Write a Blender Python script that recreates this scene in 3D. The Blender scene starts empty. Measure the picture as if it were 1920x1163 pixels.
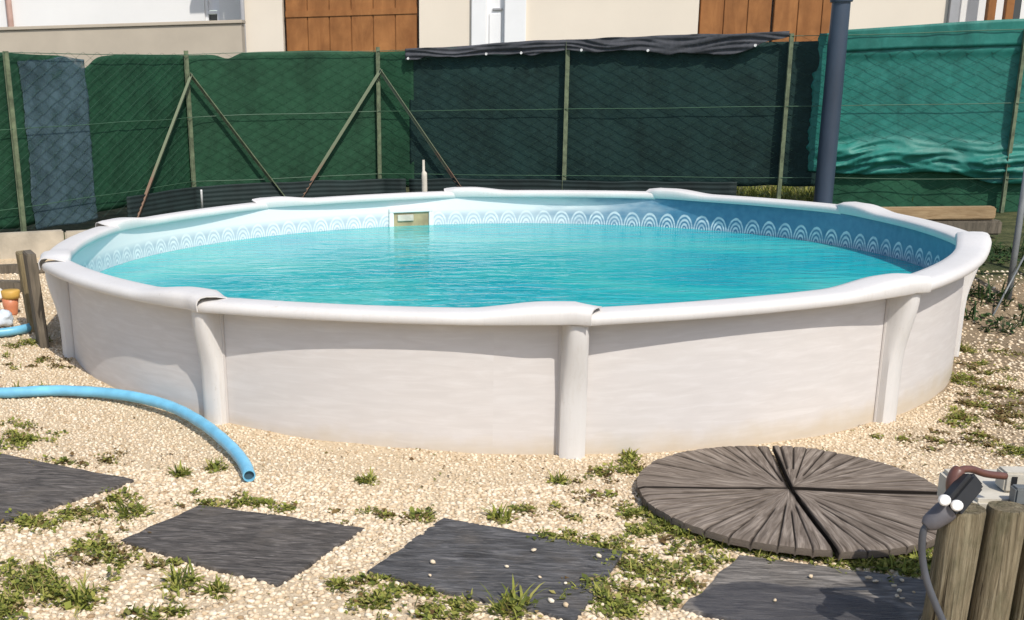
import bpy, bmesh, math, random
import numpy as np
from mathutils import Vector, Matrix, noise

random.seed(7)
rng = np.random.default_rng(7)
scene = bpy.context.scene
C = scene.collection

# ------------------------------------------------------------------ camera
F_PX, W_PX = 2234.67, 1920.0
EYE = np.array([0.0, -7.752, 1.574])
PITCH, YAW, ROLL = 0.2999, -0.1255, -0.0246
FW = np.array([math.sin(YAW) * math.cos(PITCH), math.cos(YAW) * math.cos(PITCH), -math.sin(PITCH)])
_r = np.cross(FW, [0, 0, 1]); _r /= np.linalg.norm(_r); _u = np.cross(_r, FW)
RT = math.cos(ROLL) * _r + math.sin(ROLL) * _u
UP = -math.sin(ROLL) * _r + math.cos(ROLL) * _u
cam = bpy.data.cameras.new('camera')
cam.sensor_width = 36.0
cam.lens = F_PX * 36.0 / W_PX
cam.shift_x = 305.63 / W_PX
cam.shift_y = 255.07 / W_PX
cam.clip_start = 0.05
cam.clip_end = 600
cam_o = bpy.data.objects.new('camera', cam)
C.objects.link(cam_o)
M4 = Matrix.Identity(4)
for i in range(3):
    M4[i][0] = RT[i]; M4[i][1] = UP[i]; M4[i][2] = -FW[i]; M4[i][3] = EYE[i]
cam_o.matrix_world = M4
scene.camera = cam_o

# ------------------------------------------------------------------ light
SUN_AZ, SUN_EL = math.radians(28), math.radians(51)      # azimuth from the front (-Y) towards +X
S = Vector((math.sin(SUN_AZ) * math.cos(SUN_EL), -math.cos(SUN_AZ) * math.cos(SUN_EL), math.sin(SUN_EL)))
world = bpy.data.worlds.new('World')
scene.world = world
world.use_nodes = True
wn = world.node_tree.nodes
sky = wn.new('ShaderNodeTexSky')
sky.sky_type = 'NISHITA'
sky.sun_disc = False
sky.sun_elevation = SUN_EL
sky.sun_rotation = math.atan2(S.x, S.y)
sky.dust_density = 1.5
wn['Background'].inputs['Strength'].default_value = 0.15
world.node_tree.links.new(sky.outputs[0], wn['Background'].inputs['Color'])
sun = bpy.data.lights.new('sun', 'SUN')
sun.energy = 3.8
sun.angle = math.radians(0.55)
sun.color = (1.0, 0.95, 0.87)
sun_o = bpy.data.objects.new('sun', sun)
C.objects.link(sun_o)
sun_o.rotation_euler = (-S).to_track_quat('-Z', 'Y').to_euler()
scene.view_settings.view_transform = 'Standard'
scene.view_settings.look = 'None'
scene.view_settings.exposure = 0.03
scene.view_settings.gamma = 1.0

# ------------------------------------------------------------------ survey helpers (points measured on real planes)
def ray(x, y):
    return FW + RT * (x - 960 + 305.63) / F_PX + UP * (581.5 + 255.07 - y) / F_PX
def pz(x, y, z):
    d = ray(x, y); return EYE + d * (z - EYE[2]) / d[2]
def py(x, y, Y):
    d = ray(x, y); return EYE + d * (Y - EYE[1]) / d[1]
def pl(x, y, A, B):                       # on the vertical plane through plan points A and B
    n = np.array([B[1] - A[1], A[0] - B[0]])
    d = ray(x, y)
    t = (n @ (np.array(A[:2]) - EYE[:2])) / (n @ d[:2])
    return EYE + d * t
def smooth(a, b, v):
    t = np.clip((v - a) / (b - a), 0, 1); return t * t * (3 - 2 * t)
def base_z(x, y):
    return np.clip(-0.0256 * x + 0.0092 * y, -0.11, 0.13)
def ground_z(x, y):
    x = np.asarray(x, float); y = np.asarray(y, float)
    b = base_z(x, y)
    ye = np.interp(x, [-3.2, -2.4, 2.4, 3.2], [2.45, 2.3, 0.75, 0.55])
    wd = np.interp(x, [-3, 2.5], [0.06, 0.55])
    t = smooth(ye - wd, ye + wd, y)
    return b * (1 - t) + 0.22 * t
def gz(x, y): return float(ground_z(x, y))
def pg(x, y):
    p = pz(x, y, 0.0)
    for _ in range(4): p = pz(x, y, float(base_z(p[0], p[1])))
    return p

# ------------------------------------------------------------------ object helpers
def link(o, parent=None):
    C.objects.link(o)
    if parent is not None: o.parent = parent
    return o
def tag(o, label, cat, group=None):
    o['label'] = label; o['category'] = cat
    if group: o['group'] = group
    return o
def thing(name, label, cat, loc=(0, 0, 0), group=None):
    o = bpy.data.objects.new(name, None)
    o.empty_display_size = 0.05
    o.location = loc
    link(o)
    return tag(o, label, cat, group)
def inv_loc(v, parent):
    if parent is None: return v
    off = Vector((0, 0, 0)); p = parent
    while p is not None: off += p.location; p = p.parent
    return v - np.array(off)
def mesh_obj(name, v, f, mat, parent=None, smooth_=False, world_coords=True, uvs=None):
    """v in world coordinates; shifted so that the parent's Empty stays at the base."""
    v = np.asarray(v, float).reshape(-1, 3)
    if world_coords: v = inv_loc(v, parent)
    me = bpy.data.meshes.new(name)
    me.from_pydata(v.tolist(), [], [list(q) for q in f])
    if smooth_: me.polygons.foreach_set('use_smooth', [True] * len(me.polygons))
    me.materials.append(mat)
    if uvs is not None:
        ul = me.uv_layers.new(name='UVMap')
        li = np.zeros(len(me.loops), np.int32); me.loops.foreach_get('vertex_index', li)
        ul.data.foreach_set('uv', np.asarray(uvs, np.float32)[li].ravel())
    me.update()
    o = bpy.data.objects.new(name, me)
    return link(o, parent)
def bulk_mesh(name, v, f, mat, parent=None, smooth_=False):
    """triangles from numpy arrays"""
    me = bpy.data.meshes.new(name)
    v = np.asarray(v, np.float32); f = np.asarray(f, np.int32); k = f.shape[1]
    me.vertices.add(len(v)); me.vertices.foreach_set('co', v.ravel())
    me.loops.add(f.size); me.loops.foreach_set('vertex_index', f.ravel())
    me.polygons.add(len(f)); me.polygons.foreach_set('loop_start', np.arange(0, f.size, k, dtype=np.int32))
    if smooth_: me.polygons.foreach_set('use_smooth', np.ones(len(f), bool))
    me.materials.append(mat)
    me.update(calc_edges=True); me.validate()
    o = bpy.data.objects.new(name, me)
    return link(o, parent)

class MB:
    def __init__(s): s.v = []; s.f = []
    def add(s, v, f):
        b = len(s.v); s.v += [tuple(q) for q in v]; s.f += [tuple(b + i for i in q) for q in f]
    def box(s, c, d, ax=None, bev=0.0):
        """box by centre, full dimensions and optional axes (3 unit vectors), chamfered when bev>0"""
        ax = ax if ax is not None else np.eye(3)
        ax = np.asarray(ax, float); c = np.asarray(c, float); h = np.asarray(d, float) / 2
        bm = bmesh.new(); bmesh.ops.create_cube(bm, size=1.0)
        for q in bm.verts: q.co = Vector((q.co.x * 2 * h[0], q.co.y * 2 * h[1], q.co.z * 2 * h[2]))
        if bev > 0: bmesh.ops.bevel(bm, geom=bm.edges[:], offset=bev, segments=2, affect='EDGES')
        bm.verts.index_update()
        s.add([c + ax.T @ np.array(q.co) for q in bm.verts], [[q.index for q in fc.verts] for fc in bm.faces])
        bm.free()
    def tube(s, pts, r, n=10, caps=True, hole=None):
        pts = [np.asarray(p, float) for p in pts]; m = len(pts)
        rr = r if hasattr(r, '__len__') else [r] * m
        ref = None; rings = []
        for i, p in enumerate(pts):
            t = pts[min(i + 1, m - 1)] - pts[max(i - 1, 0)]; t /= np.linalg.norm(t) + 1e-12
            if ref is None:
                ref = np.cross(t, [0, 0, 1.0])
                if np.linalg.norm(ref) < 1e-3: ref = np.cross(t, [1.0, 0, 0])
            ref = ref - t * (ref @ t); ref /= np.linalg.norm(ref); b = np.cross(t, ref)
            rings.append([p + rr[i] * (math.cos(a) * ref + math.sin(a) * b) for a in np.arange(n) * 2 * math.pi / n])
        v = [q for rg in rings for q in rg]; f = []
        for i in range(m - 1):
            for k in range(n):
                f.append((i * n + k, i * n + (k + 1) % n, (i + 1) * n + (k + 1) % n, (i + 1) * n + k))
        if caps:
            f.append(tuple(range(n - 1, -1, -1)))
            if hole is None: f.append(tuple((m - 1) * n + k for k in range(n)))
        if hole is not None:                                   # open end with a wall thickness and a dark inside
            t = pts[-1] - pts[-2]; t /= np.linalg.norm(t); b0 = len(v)
            for dep in (0, 0.07):
                for q in rings[-1]: v.append(pts[-1] + (q - pts[-1]) * hole - t * dep)
            for k in range(n):
                f.append(((m - 1) * n + k, (m - 1) * n + (k + 1) % n, b0 + (k + 1) % n, b0 + k))
                f.append((b0 + k, b0 + (k + 1) % n, b0 + n + (k + 1) % n, b0 + n + k))
            f.append(tuple(b0 + n + k for k in range(n)))
        s.add(v, f)
    def lathe(s, prof, c, n=16, ax=None):
        ax = np.eye(3) if ax is None else np.asarray(ax, float); c = np.asarray(c, float); m = len(prof); v = []
        for (r, z) in prof:
            for a in np.arange(n) * 2 * math.pi / n:
                v.append(c + ax[0] * r * math.cos(a) + ax[1] * r * math.sin(a) + ax[2] * z)
        f = [(i * n + k, i * n + (k + 1) % n, (i + 1) * n + (k + 1) % n, (i + 1) * n + k) for i in range(m - 1) for k in range(n)]
        f.append(tuple(range(n - 1, -1, -1))); f.append(tuple((m - 1) * n + k for k in range(n)))
        s.add(v, f)
    def build(s, name, mat, parent=None, smooth_=False):
        return mesh_obj(name, s.v, s.f, mat, parent, smooth_)
def spline(pts, per=8):
    pts = [np.asarray(p, float) for p in pts]; out = []
    q = [2 * pts[0] - pts[1]] + pts + [2 * pts[-1] - pts[-2]]
    for i in range(1, len(q) - 2):
        for k in range(per):
            t = k / per; a, b, c, d = q[i - 1], q[i], q[i + 1], q[i + 2]
            out.append(0.5 * (2 * b + (c - a) * t + (2 * a - 5 * b + 4 * c - d) * t * t + (3 * b - a - 3 * c + d) * t ** 3))
    out.append(pts[-1]); return out
def shade_smooth_angle(o, deg=35):
    o.data.polygons.foreach_set('use_smooth', [True] * len(o.data.polygons))
    o.data.set_sharp_from_angle(angle=math.radians(deg))

# ------------------------------------------------------------------ materials
class NT:
    def __init__(s, name):
        m = bpy.data.materials.new(name); m.use_nodes = True
        s.m = m; s.t = m.node_tree; s.n = s.t.nodes; s.b = s.n['Principled BSDF']; s.out = s.n['Material Output']
    def L(s, a, b): s.t.links.new(a, b)
    def node(s, kind, **kw):
        n = s.n.new(kind)
        for k, v in kw.items():
            if hasattr(n, k): setattr(n, k, v)
            else: n.inputs[k].default_value = v
        return n
    def coord(s, out='Object', scale=(1, 1, 1), rot=(0, 0, 0)):
        tc = s.n.new('ShaderNodeTexCoord'); mp = s.n.new('ShaderNodeMapping')
        mp.inputs['Scale'].default_value = scale; mp.inputs['Rotation'].default_value = rot
        s.L(tc.outputs[out], mp.inputs[0]); return mp.outputs[0]
    def geo(s, scale=(1, 1, 1), rot=(0, 0, 0)):
        g = s.n.new('ShaderNodeNewGeometry'); mp = s.n.new('ShaderNodeMapping')
        mp.inputs['Scale'].default_value = scale; mp.inputs['Rotation'].default_value = rot
        s.L(g.outputs['Position'], mp.inputs[0]); return mp.outputs[0]
    def noise(s, vec, scale, detail=4, rough=0.55, dist=0.0):
        n = s.n.new('ShaderNodeTexNoise'); s.L(vec, n.inputs['Vector'])
        n.inputs['Scale'].default_value = scale; n.inputs['Detail'].default_value = detail
        n.inputs['Roughness'].default_value = rough; n.inputs['Distortion'].default_value = dist
        return n.outputs['Fac']
    def ramp(s, fac, stops, interp='LINEAR'):
        r = s.n.new('ShaderNodeValToRGB'); r.color_ramp.interpolation = interp
        while len(r.color_ramp.elements) < len(stops): r.color_ramp.elements.new(0.5)
        for e, (p, c) in zip(r.color_ramp.elements, stops):
            e.position = p; e.color = (*c, 1) if len(c) == 3 else c
        s.L(fac, r.inputs[0]); return r.outputs[0]
    def mix(s, fac, a, b, blend='MIX'):
        n = s.n.new('ShaderNodeMix'); n.data_type = 'RGBA'; n.blend_type = blend
        for sock, v in ((n.inputs[0], fac), (n.inputs[6], a), (n.inputs[7], b)):
            if hasattr(v, 'links'): s.L(v, sock)
            elif isinstance(v, (int, float)): sock.default_value = v
            else: sock.default_value = (*v, 1)
        return n.outputs[2]
    def math(s, op, a, b=0.0, c=0.0):
        n = s.n.new('ShaderNodeMath'); n.operation = op
        for i, v in enumerate((a, b, c)):
            if hasattr(v, 'links'): s.L(v, n.inputs[i])
            else: n.inputs[i].default_value = v
        return n.outputs[0]
    def bump(s, h, strength=0.3, dist=0.01, normal=None):
        n = s.n.new('ShaderNodeBump'); n.inputs['Strength'].default_value = strength; n.inputs['Distance'].default_value = dist
        s.L(h, n.inputs['Height'])
        if normal is not None: s.L(normal, n.inputs['Normal'])
        s.L(n.outputs[0], s.b.inputs['Normal']); return n.outputs[0]
    def base(s, c):
        if hasattr(c, 'links'): s.L(c, s.b.inputs['Base Color'])
        else: s.b.inputs['Base Color'].default_value = (*c, 1)
    def set(s, **kw):
        for k, v in kw.items(): s.b.inputs[k.replace('_', ' ')].default_value = v
def rgb(r, g, b):
    f = lambda c: (c / 255 / 12.92) if c <= 10.3 else (((c / 255) + 0.055) / 1.055) ** 2.4
    return (f(r), f(g), f(b))
def plain(name, col, rough=0.6, var=0.18, scale=6.0, bump=0.15, bscale=60.0, metallic=0.0, stretch=(1, 1, 1), spec=0.5):
    m = NT(name); g = m.coord('Object', stretch)
    n = m.noise(g, scale, 6)
    d = tuple(c * (1 - var) for c in col); l = tuple(min(1, c * (1 + var)) for c in col)
    m.base(m.ramp(n, [(0.3, d), (0.7, l)]))
    m.set(Roughness=rough, Metallic=metallic, Specular_IOR_Level=spec)
    if bump: m.bump(m.noise(g, bscale, 4), bump, 0.004)
    return m.m

MATS = {}
RW_ = 2.705
# --- pool plastics
m = NT('pool_resin'); g = m.coord('Object')
n1 = m.noise(g, 2.3, 6); n2 = m.noise(m.coord('Object', (30, 30, 4)), 3, 5)
c = m.ramp(n1, [(0.3, (0.615, 0.59, 0.565)), (0.7, (0.68, 0.66, 0.635))])
c = m.mix(m.math('MULTIPLY', m.ramp(n2, [(0.5, (0, 0, 0)), (0.75, (1, 1, 1))]), 0.18), c, (0.47, 0.41, 0.33))
n3 = m.noise(g, 38, 5, 0.7)
c = m.mix(m.math('MULTIPLY', m.ramp(n3, [(0.62, (0, 0, 0)), (0.72, (1, 1, 1))]), 0.35), c, (0.42, 0.37, 0.30))
m.base(c); m.set(Roughness=0.55, Specular_IOR_Level=0.3)
m.bump(m.noise(g, 90, 3), 0.06, 0.002); MATS['resin'] = m.m
m = NT('pool_wall_sheet'); uv = m.coord('UV', (1, 1, 1))
brush = m.noise(m.coord('UV', (1.2, 9, 1)), 4.0, 6, 0.6, 0.6)
mott = m.noise(m.coord('UV', (0.5, 2.2, 1)), 3.0, 4)
c = m.ramp(brush, [(0.32, (0.59, 0.553, 0.528)), (0.5, (0.62, 0.583, 0.558)), (0.68, (0.665, 0.632, 0.61))])
c = m.mix(m.math('MULTIPLY', m.ramp(mott, [(0.4, (0, 0, 0)), (0.7, (1, 1, 1))]), 0.35), c, (0.60, 0.575, 0.56))
sep = m.node('ShaderNodeSeparateXYZ'); m.L(uv, sep.inputs[0])
splash = m.math('ADD', m.math('MULTIPLY', sep.outputs[1], -9.0), m.math('MULTIPLY', m.noise(uv, 7.0, 6), 1.3))   # soil splashed up from the gravel
c = m.mix(m.math('MULTIPLY', m.ramp(splash, [(0.05, (0, 0, 0)), (0.95, (1, 1, 1))]), 0.55), c, (0.50, 0.40, 0.25))
m.base(c); m.set(Roughness=0.5, Specular_IOR_Level=0.35)
m.bump(m.noise(uv, 60, 4), 0.05, 0.002); MATS['wall'] = m.m
MATS['strip'] = plain('backing_strip_paint', (0.60, 0.565, 0.535), 0.5, 0.05, 4, 0)
# --- liner: blue vinyl with printed rows of arches
m = NT('pool_liner'); uv = m.coord('UV'); sep = m.node('ShaderNodeSeparateXYZ'); m.L(uv, sep.inputs[0])
U_, V_ = sep.outputs[0], sep.outputs[1]
wob = m.noise(uv, 26, 6, 0.7)
def arches(period, shift, v0, hh):
    fx = m.math('SUBTRACT', m.math('FRACT', m.math('ADD', m.math('DIVIDE', U_, period), shift)), 0.5)
    vy = m.math('DIVIDE', m.math('SUBTRACT', V_, v0), hh * 2)
    r = m.math('SQRT', m.math('ADD', m.math('MULTIPLY', fx, fx), m.math('MULTIPLY', vy, vy)))
    ring = m.math('SINE', m.math('MULTIPLY', r, 46.0))
    inside = m.math('LESS_THAN', r, 0.49)
    above = m.math('GREATER_THAN', vy, 0.0)
    return m.math('MULTIPLY', m.math('MULTIPLY', m.ramp(m.math('ADD', m.math('MULTIPLY', ring, 0.5), m.math('MULTIPLY', wob, 1.5)), [(0.45, (0, 0, 0)), (1.0, (1, 1, 1))]), inside), above)
a1 = arches(0.15, 0.0, 0.335, 0.125)
a2 = arches(0.15, 0.5, 0.18, 0.145)
arch = m.math('MAXIMUM', a1, m.math('MULTIPLY', a2, 0.9))
mot = m.noise(uv, 18, 5)
blue = m.ramp(mot, [(0.3, (0.065, 0.185, 0.30)), (0.7, (0.10, 0.25, 0.37))])
wear = m.noise(m.coord('UV', (1.2, 5, 1)), 5, 5)
c = m.mix(m.math('MULTIPLY', arch, m.ramp(wear, [(0.3, (0.35,) * 3), (0.6, (1.0,) * 3)])), blue, (0.70, 0.76, 0.78))
# sunlit whitening of the back-left wall, painted into the vinyl above the water line
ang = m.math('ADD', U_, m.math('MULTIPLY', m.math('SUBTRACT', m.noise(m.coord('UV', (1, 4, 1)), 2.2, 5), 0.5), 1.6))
sun_whiten = m.ramp(m.math('DIVIDE', ang, (2 * math.pi * (RW_ - 0.02))), [(0.42, (0, 0, 0)), (0.475, (1, 1, 1)), (0.82, (1, 1, 1)), (0.88, (0, 0, 0))])
sun_whiten = m.math('MULTIPLY', sun_whiten, m.ramp(V_, [(0.26, (0.50,) * 3), (0.42, (0.56,) * 3), (0.47, (1, 1, 1))]))
c = m.mix(m.math('MULTIPLY', sun_whiten, 0.95), c, (0.80, 0.77, 0.755))
low = m.ramp(V_, [(0.0, (1, 1, 1)), (0.12, (0, 0, 0))])
c = m.mix(low, c, (0.22, 0.62, 0.72))
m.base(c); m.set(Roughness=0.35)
m.bump(m.noise(uv, 25, 3), 0.08, 0.004); MATS['liner'] = m.m
# --- water
m = NT('pool_water'); g = m.geo((1, 1, 1))
w1 = m.noise(m.geo((1.0, 2.6, 1)), 3.2, 3, 0.5, 0.6); w2 = m.noise(m.geo((1.0, 2.0, 1), (0, 0, 0.3)), 11, 3, 0.55, 0.4)
hgt = m.math('ADD', m.math('MULTIPLY', w1, 1.0), m.math('MULTIPLY', w2, 0.16))
bn = m.node('ShaderNodeBump'); bn.inputs['Strength'].default_value = 0.30; bn.inputs['Distance'].default_value = 0.035
m.L(hgt, bn.inputs['Height'])
deep = m.noise(m.geo((0.55, 0.9, 1)), 0.75, 4, 0.55, 0.8)
body = m.ramp(deep, [(0.34, (0.005, 0.42, 0.52)), (0.50, (0.020, 0.53, 0.55)), (0.66, (0.11, 0.63, 0.58))])
fine = m.noise(m.geo((0.8, 3.0, 1)), 5.0, 4, 0.6, 1.0)
body = m.mix(m.math('MULTIPLY', m.ramp(fine, [(0.5, (0, 0, 0)), (0.75, (1, 1, 1))]), 0.35), body, (0.16, 0.72, 0.72))
df = m.node('ShaderNodeBsdfDiffuse'); m.L(body, df.inputs['Color']); m.L(bn.outputs[0], df.inputs['Normal'])
tr = m.node('ShaderNodeBsdfTransparent'); tr.inputs['Color'].default_value = (0.35, 0.85, 0.92, 1)
ms = m.node('ShaderNodeMixShader'); ms.inputs[0].default_value = 0.14
m.L(df.outputs[0], ms.inputs[1]); m.L(tr.outputs[0], ms.inputs[2])
gl = m.node('ShaderNodeBsdfGlossy'); gl.inputs['Roughness'].default_value = 0.06; m.L(bn.outputs[0], gl.inputs['Normal'])
fr = m.node('ShaderNodeFresnel'); fr.inputs['IOR'].default_value = 1.33; m.L(bn.outputs[0], fr.inputs['Normal'])
m2 = m.node('ShaderNodeMixShader'); m.L(fr.outputs[0], m2.inputs[0]); m.L(ms.outputs[0], m2.inputs[1]); m.L(gl.outputs[0], m2.inputs[2])
m.L(m2.outputs[0], m.out.inputs['Surface']); MATS['water'] = m.m
# --- ground
m = NT('gravel_ground'); g = m.geo()
n1 = m.noise(g, 60, 5, 0.7); n2 = m.noise(g, 1.1, 5, 0.6); n3 = m.noise(g, 7, 5, 0.6)
grav = m.ramp(n1, [(0.28, (0.22, 0.15, 0.08)), (0.40, (0.52, 0.40, 0.26)), (0.6, (0.68, 0.55, 0.38))])
soil = m.ramp(n1, [(0.3, (0.07, 0.05, 0.03)), (0.7, (0.25, 0.18, 0.11))])
sx = m.node('ShaderNodeSeparateXYZ'); m.L(g, sx.inputs[0])
msk = m.math('ADD', m.math('MULTIPLY', sx.outputs[0], 0.33), m.math('MULTIPLY', n2, 0.9))
c = m.mix(m.ramp(msk, [(1.15, (0, 0, 0)), (1.45, (1, 1, 1))]) if False else m.ramp(m.math('SUBTRACT', msk, 0.75), [(0.35, (0, 0, 0)), (0.6, (0.8, 0.8, 0.8))]), grav, soil)
high = m.ramp(sx.outputs[2], [(0.13, (0, 0, 0)), (0.18, (1, 1, 1))])
earth = m.ramp(n3, [(0.35, (0.035, 0.045, 0.018)), (0.65, (0.11, 0.11, 0.05))])
c = m.mix(high, c, earth)
m.base(c); m.set(Roughness=0.95, Specular_IOR_Level=0.15); m.bump(n1, 0.9, 0.012); MATS['ground'] = m.m
def island_mat(name, stops, rough=0.8, transl=0.0, spec=0.2, dust=None):
    m = NT(name); gi = m.node('ShaderNodeNewGeometry')
    cc = m.ramp(gi.outputs['Random Per Island'], stops)
    if dust:
        nd_ = m.noise(m.geo(), 1.7, 6, 0.6)
        cc = m.mix(m.math('MULTIPLY', m.ramp(nd_, [(0.45, (0, 0, 0)), (0.7, (1, 1, 1))]), 0.55), cc, dust)
    m.base(cc); m.set(Roughness=rough, Specular_IOR_Level=spec)
    if transl:
        tl = m.node('ShaderNodeBsdfTranslucent'); mx = m.node('ShaderNodeMixShader'); mx.inputs[0].default_value = transl
        src = m.b.inputs['Base Color'].links[0].from_socket; m.L(src, tl.inputs['Color'])
        m.L(m.b.outputs[0], mx.inputs[1]); m.L(tl.outputs[0], mx.inputs[2]); m.L(mx.outputs[0], m.out.inputs['Surface'])
    return m.m
MATS['pebble'] = island_mat('limestone_chippings', [(0.0, (0.34, 0.23, 0.13)), (0.08, (0.55, 0.42, 0.27)), (0.5, (0.69, 0.56, 0.40)), (0.85, (0.75, 0.64, 0.48)), (1.0, (0.80, 0.71, 0.57))], 0.9, dust=(0.66, 0.53, 0.36))
MATS['weed'] = island_mat('weed_leaf', [(0.0, (0.07, 0.09, 0.02)), (0.25, (0.16, 0.19, 0.04)), (0.6, (0.29, 0.31, 0.06)), (0.88, (0.42, 0.39, 0.11)), (1.0, (0.40, 0.30, 0.14))], 0.7, 0.3)
MATS['bank'] = island_mat('bank_leaf', [(0.0, (0.015, 0.035, 0.012)), (0.6, (0.035, 0.075, 0.022)), (1.0, (0.09, 0.13, 0.04))], 0.7, 0.2)
MATS['dry_weed'] = island_mat('dry_weed_leaf', [(0.0, (0.10, 0.06, 0.025)), (0.45, (0.20, 0.13, 0.05)), (0.75, (0.17, 0.18, 0.05)), (1.0, (0.33, 0.25, 0.12))], 0.8, 0.2)
# --- slate
def slate(name, tint, rot, stain=None):
    m = NT(name); g = m.geo((1, 1, 1), (0, 0, rot)); gs = m.geo((2.6, 13, 1), (0, 0, rot))
    s1 = m.noise(gs, 3.0, 8, 0.62, 0.9); s2 = m.noise(g, 5.0, 6, 0.6); s3 = m.noise(m.geo((3, 26, 1), (0, 0, rot)), 5.0, 4, 0.6, 0.4)
    c = m.ramp(s1, [(0.28, tuple(t * 0.4 for t in tint)), (0.48, tint), (0.66, tuple(t * 1.9 for t in tint))])
    c = m.mix(m.math('MULTIPLY', m.ramp(s2, [(0.5, (0, 0, 0)), (0.75, (1, 1, 1))]), 0.5), c, (0.16, 0.135, 0.108))
    c = m.mix(m.math('MULTIPLY', m.ramp(s3, [(0.57, (0, 0, 0)), (0.72, (1, 1, 1))]), 0.6), c, (0.34, 0.31, 0.28))
    m.set(Roughness=0.7, Specular_IOR_Level=0.2)
    if stain:
        (sx_, sy_, ax, ay) = stain
        mp = m.node('ShaderNodeMapping'); gg = m.node('ShaderNodeNewGeometry'); m.L(gg.outputs['Position'], mp.inputs[0])
        mp.inputs['Location'].default_value = (-sx_ / ax, -sy_ / ay, 0); mp.inputs['Scale'].default_value = (1 / ax, 1 / ay, 0)
        ln = m.node('ShaderNodeVectorMath'); ln.operation = 'LENGTH'; m.L(mp.outputs[0], ln.inputs[0])
        v = m.math('ADD', ln.outputs['Value'], m.math('MULTIPLY', m.math('SUBTRACT', s2, 0.5), 0.5))
        k = m.ramp(v, [(0.93, (1, 1, 1)), (1.0, (0, 0, 0))])
        c = m.mix(m.math('MULTIPLY', k, 0.72), c, (0.026, 0.030, 0.042))
        m.L(m.math('SUBTRACT', 0.6, m.math('MULTIPLY', k, 0.28)), m.b.inputs['Roughness'])
    m.base(c); m.bump(m.math('ADD', s1, m.math('MULTIPLY', s3, 0.5)), 0.8, 0.02)
    return m.m
# --- wood, metal, cloth
def wood(name, dark, light, stretch, scale=4.0, rough=0.8, bump=0.5, knots=True, rot=(0, 0, 0), coord='Object'):
    m = NT(name); g = m.coord(coord, stretch, rot); n1 = m.noise(g, scale, 8, 0.65, 1.2); n2 = m.noise(m.coord(coord), 3.0, 5)
    c = m.ramp(n1, [(0.25, dark), (0.5, tuple((a + b) / 2 for a, b in zip(dark, light))), (0.75, light)])
    c = m.mix(m.math('MULTIPLY', m.ramp(n2, [(0.4, (0, 0, 0)), (0.7, (1, 1, 1))]), 0.45), c, tuple(0.6 * a for a in dark))
    m.base(c); m.set(Roughness=rough, Specular_IOR_Level=0.25); m.bump(n1, bump, 0.006)
    return m.m
MATS['old_wood'] = wood('weathered_timber', (0.115, 0.088, 0.045), (0.40, 0.32, 0.185), (11, 11, 0.9), 4.0, 0.85, 0.9)
m = NT('stained_post'); g = m.coord('Object', (14, 14, 0.8)); n1 = m.noise(g, 3.5, 8, 0.68, 1.5); n2 = m.noise(m.coord('Object', (2.2, 2.2, 1.0)), 5.0, 6, 0.6); n3 = m.noise(m.coord('Object', (26, 26, 0.55)), 2.6, 5, 0.6, 1.0); n4 = m.noise(m.coord('Object'), 45, 5, 0.7)
c = m.ramp(n1, [(0.28, (0.085, 0.068, 0.04)), (0.5, (0.22, 0.18, 0.115)), (0.72, (0.36, 0.31, 0.21))])
c = m.mix(m.math('MULTIPLY', m.ramp(n2, [(0.45, (0, 0, 0)), (0.65, (1, 1, 1))]), 0.7), c, (0.10, 0.098, 0.055))
c = m.mix(m.math('MULTIPLY', m.ramp(n4, [(0.55, (0, 0, 0)), (0.75, (1, 1, 1))]), 0.4), c, (0.30, 0.27, 0.19))
c = m.mix(m.ramp(n3, [(0.33, (1, 1, 1)), (0.40, (0, 0, 0))]), c, (0.03, 0.022, 0.013))
m.base(c); m.set(Roughness=0.9, Specular_IOR_Level=0.15); m.bump(m.math('ADD', n1, m.math('MULTIPLY', n3, 1.2)), 1.0, 0.01); MATS['post_wood'] = m.m
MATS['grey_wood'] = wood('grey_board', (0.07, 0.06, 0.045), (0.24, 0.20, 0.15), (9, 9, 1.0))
MATS['beam_wood'] = wood('timber_beam', (0.25, 0.16, 0.08), (0.52, 0.38, 0.22), (1.2, 10, 10))
MATS['door_wood'] = wood('varnished_door_wood', (0.22, 0.085, 0.026), (0.42, 0.185, 0.062), (1.5, 1.5, 0.35), 2.2, 0.55, 0.1)
MATS['log_cover'] = None
m = NT('log_cover_wood'); g = m.geo(); n1 = m.noise(g, 4, 6); 
at = m.node('ShaderNodeAttribute'); at.attribute_name = 'grain'
n3 = m.noise(at.outputs['Vector'], 1.0, 6, 0.6, 0.6)
c = m.ramp(n3, [(0.28, (0.075, 0.056, 0.042)), (0.5, (0.19, 0.153, 0.122)), (0.70, (0.34, 0.285, 0.235))])
c = m.mix(m.math('MULTIPLY', m.ramp(n1, [(0.45, (0, 0, 0)), (0.7, (1, 1, 1))]), 0.5), c, (0.10, 0.078, 0.06))
at2 = m.node('ShaderNodeAttribute'); at2.attribute_name = 'dirt'
c = m.mix(m.math('MULTIPLY', at2.outputs['Fac'], 1.0), c, (0.018, 0.013, 0.010))
m.base(c); m.set(Roughness=0.85, Specular_IOR_Level=0.2); m.bump(n3, 0.5, 0.008); MATS['log_cover'] = m.m
MATS['fence_paint'] = plain('green_fence_paint', (0.125, 0.155, 0.090), 0.7, 0.45, 14, 0.3)
m = NT('rusty_fence_paint'); g = m.geo(); n1 = m.noise(g, 9, 6); sx = m.node('ShaderNodeSeparateXYZ'); m.L(g, sx.inputs[0])
k = m.math('ADD', m.math('MULTIPLY', sx.outputs[2], -1.4), m.math('MULTIPLY', n1, 1.5))
m.base(m.mix(m.ramp(k, [(-0.0, (0, 0, 0)), (0.35, (1, 1, 1))]) if False else m.ramp(m.math('ADD', k, 0.5), [(0.15, (0, 0, 0)), (0.55, (1, 1, 1))]), (0.15, 0.18, 0.11), (0.20, 0.12, 0.08)))
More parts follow.
